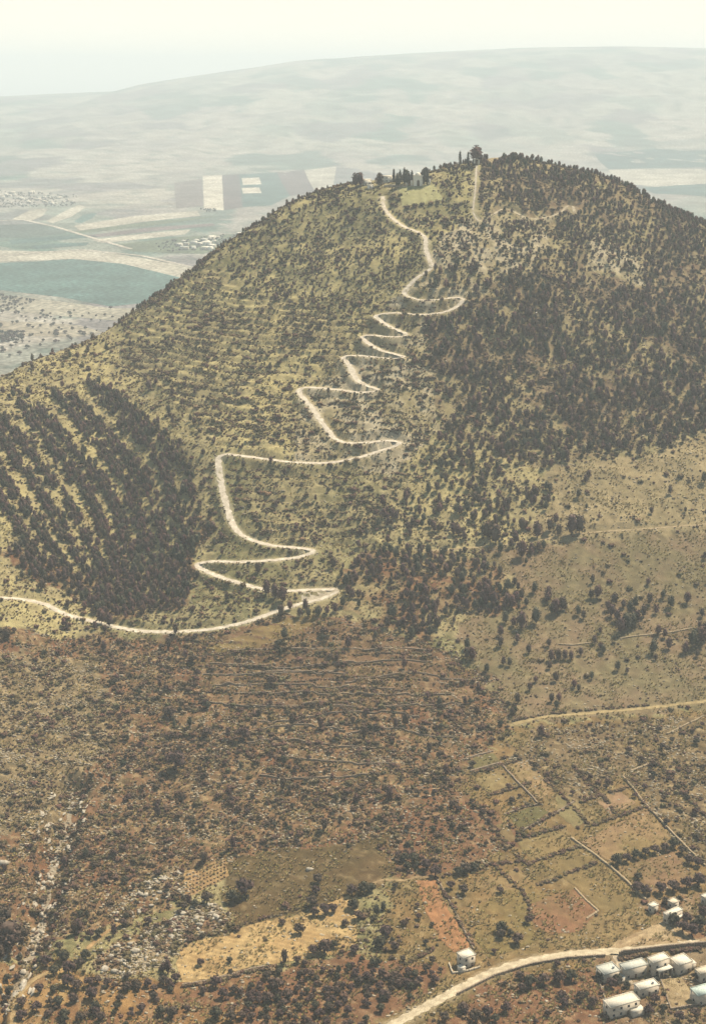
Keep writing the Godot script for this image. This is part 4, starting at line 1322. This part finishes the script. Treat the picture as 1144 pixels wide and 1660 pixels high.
	part("trunk", trunks.olive, M.bark, o).scale = Vector3(1.9, 3.4, 1.9)
	var top := part("crown", crowns.pine[1], M.leaf, o)
	top.scale = Vector3(2.9, 1.9, 2.9)
	top.position.y = 4.0
	# trees far out on the plain: a mass of dots
	var places: Array = []
	for a in [[[[-20, 500], [200, 500], [150, 545], [60, 570], [-20, 590]], 110], [[[250, 395], [400, 378], [390, 400], [260, 410]], 150], [[[-20, 308], [130, 318], [120, 335], [-20, 338]], 260], [[[-20, 475], [60, 488], [0, 510]], 60], [[[0, 540], [40, 540], [40, 556], [0, 556]], 60], [[[325, 338], [350, 340], [350, 344], [325, 344]], 26]]:
		var poly := PackedVector2Array()
		for p in a[0]: poly.append(Vector2(p[0], p[1]))
		var n := 0
		while n < a[1]:
			var u := rr(-20, 400)
			var v := rr(300, 595)
			if not Geometry2D.is_point_in_polygon(Vector2(u, v), poly): continue
			n += 1
			var q := hit_plain(u, v)
			places.append([q.x, q.y, rr(0.9, 2.0), rr(1.0, 1.5), rr(0.7, 1.3), 0, plain_height(q.x, q.y)])
	scatter("distant_trees", "olive", places, "small dark trees dotted over the plain", "trees")

func place_plants():
	var names := {
		"pine": ["pine_tree", "pine tree", "pine_woodland", "dense dark pine woodland covering the mountain"],
		"olive": ["olive_tree", "olive tree", "olive_grove", "small olive trees mixed into the scrub and groves"],
		"shrub": ["shrub", "shrub", "scrub", "low dark scrub speckling the dry slopes"],
		"cypress": ["cypress_tree", "cypress", "cypress_stand", "dark cypresses"]}
	var says := {
		"pine": {"pine_grove": "dark pine in the grove below the lowest road bend", "meadow": "dark egg shaped pine standing on the brown meadow", "scrub": "small dark pine rising from the brown scrub", "old_terraces": "dark pine standing on the old brown terraces", "scattered_pines": "dark pine scattered over the slope above the grove", "verge": "dark pine beside the lower road", "gully_wood": "dark pine at the edge of the gully wood"},
		"olive": {"olive_grove": "small round olive tree in the grove below the golden field", "lower_olives": "round olive tree on tan earth by the bending path", "village": "dark round tree among the village houses", "roadside": "dark round tree below the tan road", "field_country": "dark round tree at the edge of the fields", "scrub": "dark round tree in the brown scrub", "thicket": "round dark tree in the thicket above the orange field", "brown_field": "dark round tree bordering the brown field", "rubble_patch": "dark tree among the white rubble", "wall_country": "dark tree among the rocky walled enclosures"},
		"shrub": {"olive_grove": "low shrub between the grove's olive trees", "lower_olives": "low shrub on tan earth among the lower olives", "village": "low shrub beside the village houses", "roadside": "low shrub below the tan road", "field_country": "low shrub on a field edge", "rubble_patch": "low shrub among the white rubble", "scrub": "low dark shrub in the brown scrub", "thicket": "low shrub in the thicket above the orange field"},
		"cypress": {}}
	var marks: Array = []
	for e in [[752, 1560, "beside the lone white roofed house"], [325, 1556, "standing in the golden field's open end"], [373, 1556, "standing in the golden field's middle"], [485, 1505, "in the upper part of the golden field"], [525, 1540, "in the clump inside the golden field"], [390, 1455, "in the pair below the tan orchard patch"], [580, 1465, "in the row at the head of the golden field"], [15, 1520, "in the thick clump beside the stream bed"], [813, 1515, "in the small clump in the middle of the fields"], [845, 1525, "below the small clump in the middle of the fields"], [1045, 1388, "in the hedge under the pinkish stubble field"], [1090, 1374, "where the hedge meets the long stone wall"], [1090, 1444, "in the hedge behind the farmhouse"], [1115, 1510, "in front of the long farmhouse"], [870, 1600, "in the line of trees below the tan road"], [915, 1592, "at the upper end of the tree line below the tan road"], [690, 1405, "above the corner of the orange field"], [735, 1470, "along the wall of the orange field"], [990, 1600, "in the yard behind the largest white house"], [1060, 1640, "between the largest white house and the tan yard"], [335, 1430, "in the rows of the tan orchard patch"], [340, 1592, "along the wall beneath the golden field"], [870, 1303, "at the corner of the walled green field"], [895, 1325, "along the wall below the walled green field"], [1020, 1275, "along the upper long stone wall"], [1070, 1335, "along the lower long stone wall"], [925, 866, "in the line of trees above the faint track"], [840, 900, "just below the faint track"], [1005, 1025, "beside the pale broken meadow wall"], [1125, 1045, "in the clump at the meadow wall's end"], [905, 1070, "in the row under the low meadow wall"], [900, 990, "in the small meadow clump under the track"], [800, 975, "at the edge of the grove towards the meadow"], [876, 1193, "standing below the farm track"], [770, 1650, "on the slope below the tan road's bend"], [450, 1612, "at the corner of the dense grove"], [110, 1580, "in the thick row on tan earth"], [60, 1640, "beside the bend of the tan path"], [150, 1625, "in the cluster past the tan earth"], [265, 1590, "at the low corner of the golden field"], [200, 1000, "at the foot of the gully wood beside the road"], [310, 950, "between the gully wood and the road bend"], [100, 955, "at the gully wood's edge over the yellow verge"], [515, 985, "in the row below the pale lay-by"], [300, 1360, "above the tan orchard patch"], [240, 1380, "above the upper rubble"], [150, 1430, "between the stream bed and the upper rubble"], [450, 1345, "above the brown field's edge"], [600, 1330, "above the brown field's far corner"], [524, 1180, "near the lone bright white rock"], [330, 1140, "at the foot of the old brown terraces"], [560, 1150, "under the middle of the old brown terraces"], [760, 1140, "where the old terraces meet the meadow"], [110, 1300, "at the head of the stream bed"], [40, 1400, "on the far bank of the stream bed"], [640, 1410, "beside the narrow path to the orange field"], [780, 1245, "by the walls of the narrow green strip"], [200, 1030, "just below the lower road"], [160, 1520, "beside the slanting tan footpath"]]:
		marks.append([hit(e[0], e[1]), e[2]])
	for kind in plants:
		var all: Array = plants[kind]
		all.sort_custom(func(a, b): return a[1] / a[2] < b[1] / b[2])
		var single: Array = []
		var rest: Array = []
		for p in all:
			var r := Vector2(p[0] / p[1], 0)
			var depth: float = p[1] * cos(pitch) + (EYE - p[6]) * sin(pitch)
			var below: float = ((EYE - p[6]) * cos(pitch) - p[1] * sin(pitch)) / depth
			if single.size() < 290 and absf(p[0] / depth) < 0.255 and below < 0.366: single.append(p)
			else: rest.append(p)
		for p in single:
			var o := thing(names[kind][0], Vector3(p[0], p[6] - 0.05, -p[1]), rr(0, TAU))
			o.scale = Vector3(p[2] * p[3], p[2], p[2] * p[3])
			var zn: String = zones[p[5]].name
			var usual: String = {"pine": "dark pine standing alone on the open slope", "olive": "dark round tree on the open ground", "shrub": "low dark shrub on the dry ground", "cypress": "slim dark cypress beside the summit buildings"}[kind]
			var label: String = says[kind].get(zn, usual)
			var close := 22.0
			for e in marks:
				var away: float = Vector2(p[0], p[1]).distance_to(e[0])
				if away < close:
					close = away
					label = "dark " + {"pine": "pine", "olive": "round tree", "shrub": "shrub", "cypress": "cypress"}[kind] + " " + e[1]
			var typical: float = {"pine": 0.8, "olive": 0.85, "shrub": 0.95, "cypress": 0.8}[kind]
			label = ("large " if p[2] > typical * 1.25 else "small " if p[2] < typical * 0.85 else "") + label.trim_prefix("small ").trim_prefix("low ")
			tag(o, label, names[kind][1], label)
			part("trunk", trunks[kind], M.bark, o)
			part("crown", crowns[kind][rng.randi() % 4], M.leaf, o)
		if rest.size(): scatter(names[kind][2], kind, rest, names[kind][3], names[kind][1])

# past the first few hundred: one mass for each kind, held as copies of four shapes
func scatter(called: String, kind: String, places: Array, label: String, category: String):
	var root := thing(called, Vector3.ZERO)
	tag(root, label, category, "", "stuff")
	for k in 4:
		var st := SurfaceTool.new()
		st.begin(Mesh.PRIMITIVE_TRIANGLES)
		st.append_from(crowns[kind][k], 0, Transform3D())
		st.append_from(trunks[kind], 0, Transform3D())
		var mesh := st.commit()
		var mine: Array = []
		for q in range(k, places.size(), 4): mine.append(places[q])
		if mine.is_empty(): continue
		var mm := MultiMesh.new()
		mm.transform_format = MultiMesh.TRANSFORM_3D
		mm.use_colors = true
		mm.mesh = mesh
		mm.instance_count = mine.size()
		for q in mine.size():
			var p: Array = mine[q]
			var b := Basis(Vector3.UP, rr(0, TAU)).scaled(Vector3(p[2] * p[3], p[2], p[2] * p[3]))
			mm.set_instance_transform(q, Transform3D(b, Vector3(p[0], p[6] - 0.05, -p[1])))
			var hue := rr(-0.14, 0.14)
			mm.set_instance_color(q, Color(p[4] * (1.0 + hue), p[4], p[4] * (1.0 + hue * 0.3)))
		var o := MultiMeshInstance3D.new()
		o.name = "foliage"
		o.multimesh = mm
		o.material_override = M.leaf
		o.set_meta("kind", "stuff")
		root.add_child(o, true)

# ---------------------------------------------------------------- rocks
func build_rocks():
	var shapes: Array = []
	for k in 5:
		var st := st_new()
		blob(st, Vector3(0, 0.25, 0), Vector3(0.6, 0.42, 0.5), 700 + k, Color(0.72, 0.68, 0.58), 6, 4, 0.45)
		shapes.append(done(st))
	var wadi := hits([[118, 1280], [105, 1320], [98, 1350], [88, 1390], [78, 1425], [68, 1470], [55, 1515], [38, 1555], [18, 1600], [8, 1640]])
	var patch1 := hits([[165, 1580], [185, 1535], [320, 1462], [362, 1472], [358, 1503], [290, 1530], [240, 1575], [205, 1592]])
	var patch2 := hits([[170, 1490], [230, 1432], [290, 1397], [298, 1445], [240, 1470], [200, 1500]])
	var sets := [["pale limestone boulder in the dry stream bed", "boulders of the stream bed", [], 95], ["white limestone boulder in the rubble patch by the golden field", "boulders of the rubble patch", patch1, 140], ["white limestone boulder on the scrub edge above the rubble patch", "boulders above the rubble patch", patch2, 60]]
	for s in sets:
		var n := 0
		while n < s[3]:
			var p: Vector2
			if s[2].size():
				p = Vector2(rr(-260, 0), rr(520, 760))
				if not Geometry2D.is_point_in_polygon(p, s[2]): continue
			else:
				var t := rr(0, wadi.size() - 1.001)
				p = wadi[int(t)].lerp(wadi[int(t) + 1], t - int(t)) + Vector2(rng.randfn() * 3.4, rng.randfn() * 3.0)
			n += 1
			var o := top_mesh("boulder", shapes[n % 5], M.rock)
			var sz := 0.7 + 1.9 * pow(rng.randf(), 1.8) + (1.2 if rng.randf() < 0.08 else 0.0)
			o.position = Vector3(p.x, ground(p.x, p.y) + 0.02, -p.y)
			o.rotation.y = rr(0, TAU)
			o.scale = Vector3(sz * rr(0.8, 1.4), sz * rr(0.6, 1.0), sz)
			var size := "large " if sz > 2.0 else "small " if sz < 1.3 else ""
			tag(o, size + s[0], "boulder", size + s[1])
	for e in [[524, 1181, 9, "lone bright white rock in the brown scrub"], [4, 1399, 20, "large white rock slab beyond the stream bed"], [500, 1411, 13, "flat white stone lying on the brown field"], [950, 828, 5, "small white stone on the bare slope"], [343, 1480, 9, "bright white rock above the corner of the rubble patch"]]:
		var g := hit(e[0], e[1])
		var o := top_mesh("white_rock", shapes[2], M.rock)
		var sz: float = e[2] * Vector2(g.y, EYE).length() / FPX / 1.2
		o.position = Vector3(g.x, ground(g.x, g.y), -g.y)
		o.scale = Vector3(sz, sz * 0.7, sz * 0.7)
		tag(o, e[3], "rock")
	var bank_a := PackedVector2Array()
	var bank_b := PackedVector2Array()
	for k in 90:
		var t := k / 89.0 * (wadi.size() - 1.001)
		var dir := (wadi[int(t) + 1] - wadi[int(t)]).normalized().orthogonal()
		var p := wadi[int(t)].lerp(wadi[int(t) + 1], t - int(t)) + dir * (sin(k * 0.7) * 0.9 + rr(-0.3, 0.3))
		bank_a.append(p + dir * rr(0.8, 2.6))
		bank_b.append(p - dir * rr(0.8, 2.6))
	bank_b.reverse()
	bank_a.append_array(bank_b)
	var bed := sheet(bank_a, 2.0, 0.14, Color(0.62, 0.57, 0.47), Color(0.42, 0.36, 0.26), false, 901)
	tag(top_mesh("stream_bed", bed, M.rock), "dry stream bed of pale gravel winding past the lower olives", "stream bed", "", "structure")
	# long ledges of pale rock beside the stream bed
	for k in 80:
		var t := rr(0, wadi.size() - 1.001)
		var dir := (wadi[int(t) + 1] - wadi[int(t)]).normalized()
		var p := wadi[int(t)].lerp(wadi[int(t) + 1], t - int(t)) + dir.orthogonal() * rr(-13, 13)
		var o := top_mesh("rock_ledge", shapes[k % 5], M.rock)
		o.position = Vector3(p.x, ground(p.x, p.y) - 0.1, -p.y)
		o.rotation.y = atan2(dir.y, dir.x) + rr(-0.35, 0.35)
		var sz := rr(1.0, 1.9)
		o.scale = Vector3(sz * rr(1.6, 3.6), sz * rr(0.45, 0.8), sz * rr(1.2, 2.0))
		var word := "broad " if o.scale.x > 5.0 else "short " if o.scale.x < 3.5 else ""
		tag(o, word + "pale rock ledge running alongside the dry stream bed", "rock ledge", word + "rock ledges by the stream bed")
	# loose stones everywhere on the rocky ground
	var mm := MultiMesh.new()
	mm.transform_format = MultiMesh.TRANSFORM_3D
	mm.use_colors = true
	mm.mesh = shapes[0]
	var list: Array = []
	var patchy := noise(801, 0.05, 3)
	for k in 260000:
		var d := rr(520, 1450)
		var x := rr(-1, 1) * (d * 0.27 + 15.0)
		var z: Dictionary = zones[zone_at(x, d)]
		if rng.randf() > float(z.rock) * 0.75 * clampf(0.6 + 2.2 * patchy.get_noise_2d(x, d), 0.0, 1.6) or near_road(x, d) < 0.8: continue
		list.append([x, d])
	mm.instance_count = list.size()
	for k in list.size():
		var s := rr(0.35, 1.35)
		var b := Basis(Vector3.UP, rr(0, TAU)).scaled(Vector3(s * rr(0.8, 1.6), s * rr(0.5, 0.9), s))
		mm.set_instance_transform(k, Transform3D(b, Vector3(list[k][0], ground(list[k][0], list[k][1]), -list[k][1])))
		var t := rr(0.6, 1.1)
		mm.set_instance_color(k, Color(t, t * 0.96, t * 0.88))
	var gs := st_new()
	for k in 16:
		var ph := rr(0, TAU)
		var p := Vector3(cos(ph), 0, sin(ph)) * rr(0.0, 0.35)
		var q := p + Vector3(cos(ph) * 0.25, rr(0.25, 0.55), sin(ph) * 0.25)
		var w2 := Vector3(-sin(ph), 0, cos(ph)) * 0.09
		var t := rr(0.7, 1.2)
		gs.set_color(Color(0.34 * t, 0.28 * t, 0.13 * t))
		quad(gs, p - w2, p + w2, q + w2 * 0.4, q - w2 * 0.4)
	var gm := MultiMesh.new()
	gm.transform_format = MultiMesh.TRANSFORM_3D
	gm.use_colors = true
	gm.mesh = done(gs)
	var spots: Array = []
	var gn := noise(811, 0.035, 3)
	for k in 150000:
		var d := rr(520, 1300)
		var x := rr(-1, 1) * (d * 0.27 + 15.0)
		if rng.randf() > 0.45 + 1.3 * gn.get_noise_2d(x, d) or near_road(x, d) < 0.6: continue
		spots.append(Vector2(x, d))
	gm.instance_count = spots.size()
	for k in spots.size():
		var s := rr(0.7, 1.9)
		gm.set_instance_transform(k, Transform3D(Basis(Vector3.UP, rr(0, TAU)).scaled(Vector3(s, s, s)), Vector3(spots[k].x, ground(spots[k].x, spots[k].y), -spots[k].y)))
		var t := rr(0.45, 1.25)
		gm.set_instance_color(k, Color(t, t * rr(0.85, 1.05), t * rr(0.8, 1.0)))
	var go := MultiMeshInstance3D.new()
	go.name = "dry_grass"
	go.multimesh = gm
	go.material_override = M.leaf
	add_child(go)
	tag(go, "tufts of dry yellow grass over the open slopes", "grass", "", "stuff")
	var o := MultiMeshInstance3D.new()
	o.name = "loose_stones"
	o.multimesh = mm
	o.material_override = M.rock
	add_child(o)
	tag(o, "pale loose stones strewn over the dry slopes", "stones", "", "stuff")
	print("plants ", plants.pine.size(), " ", plants.olive.size(), " ", plants.shrub.size(), " stones ", list.size())
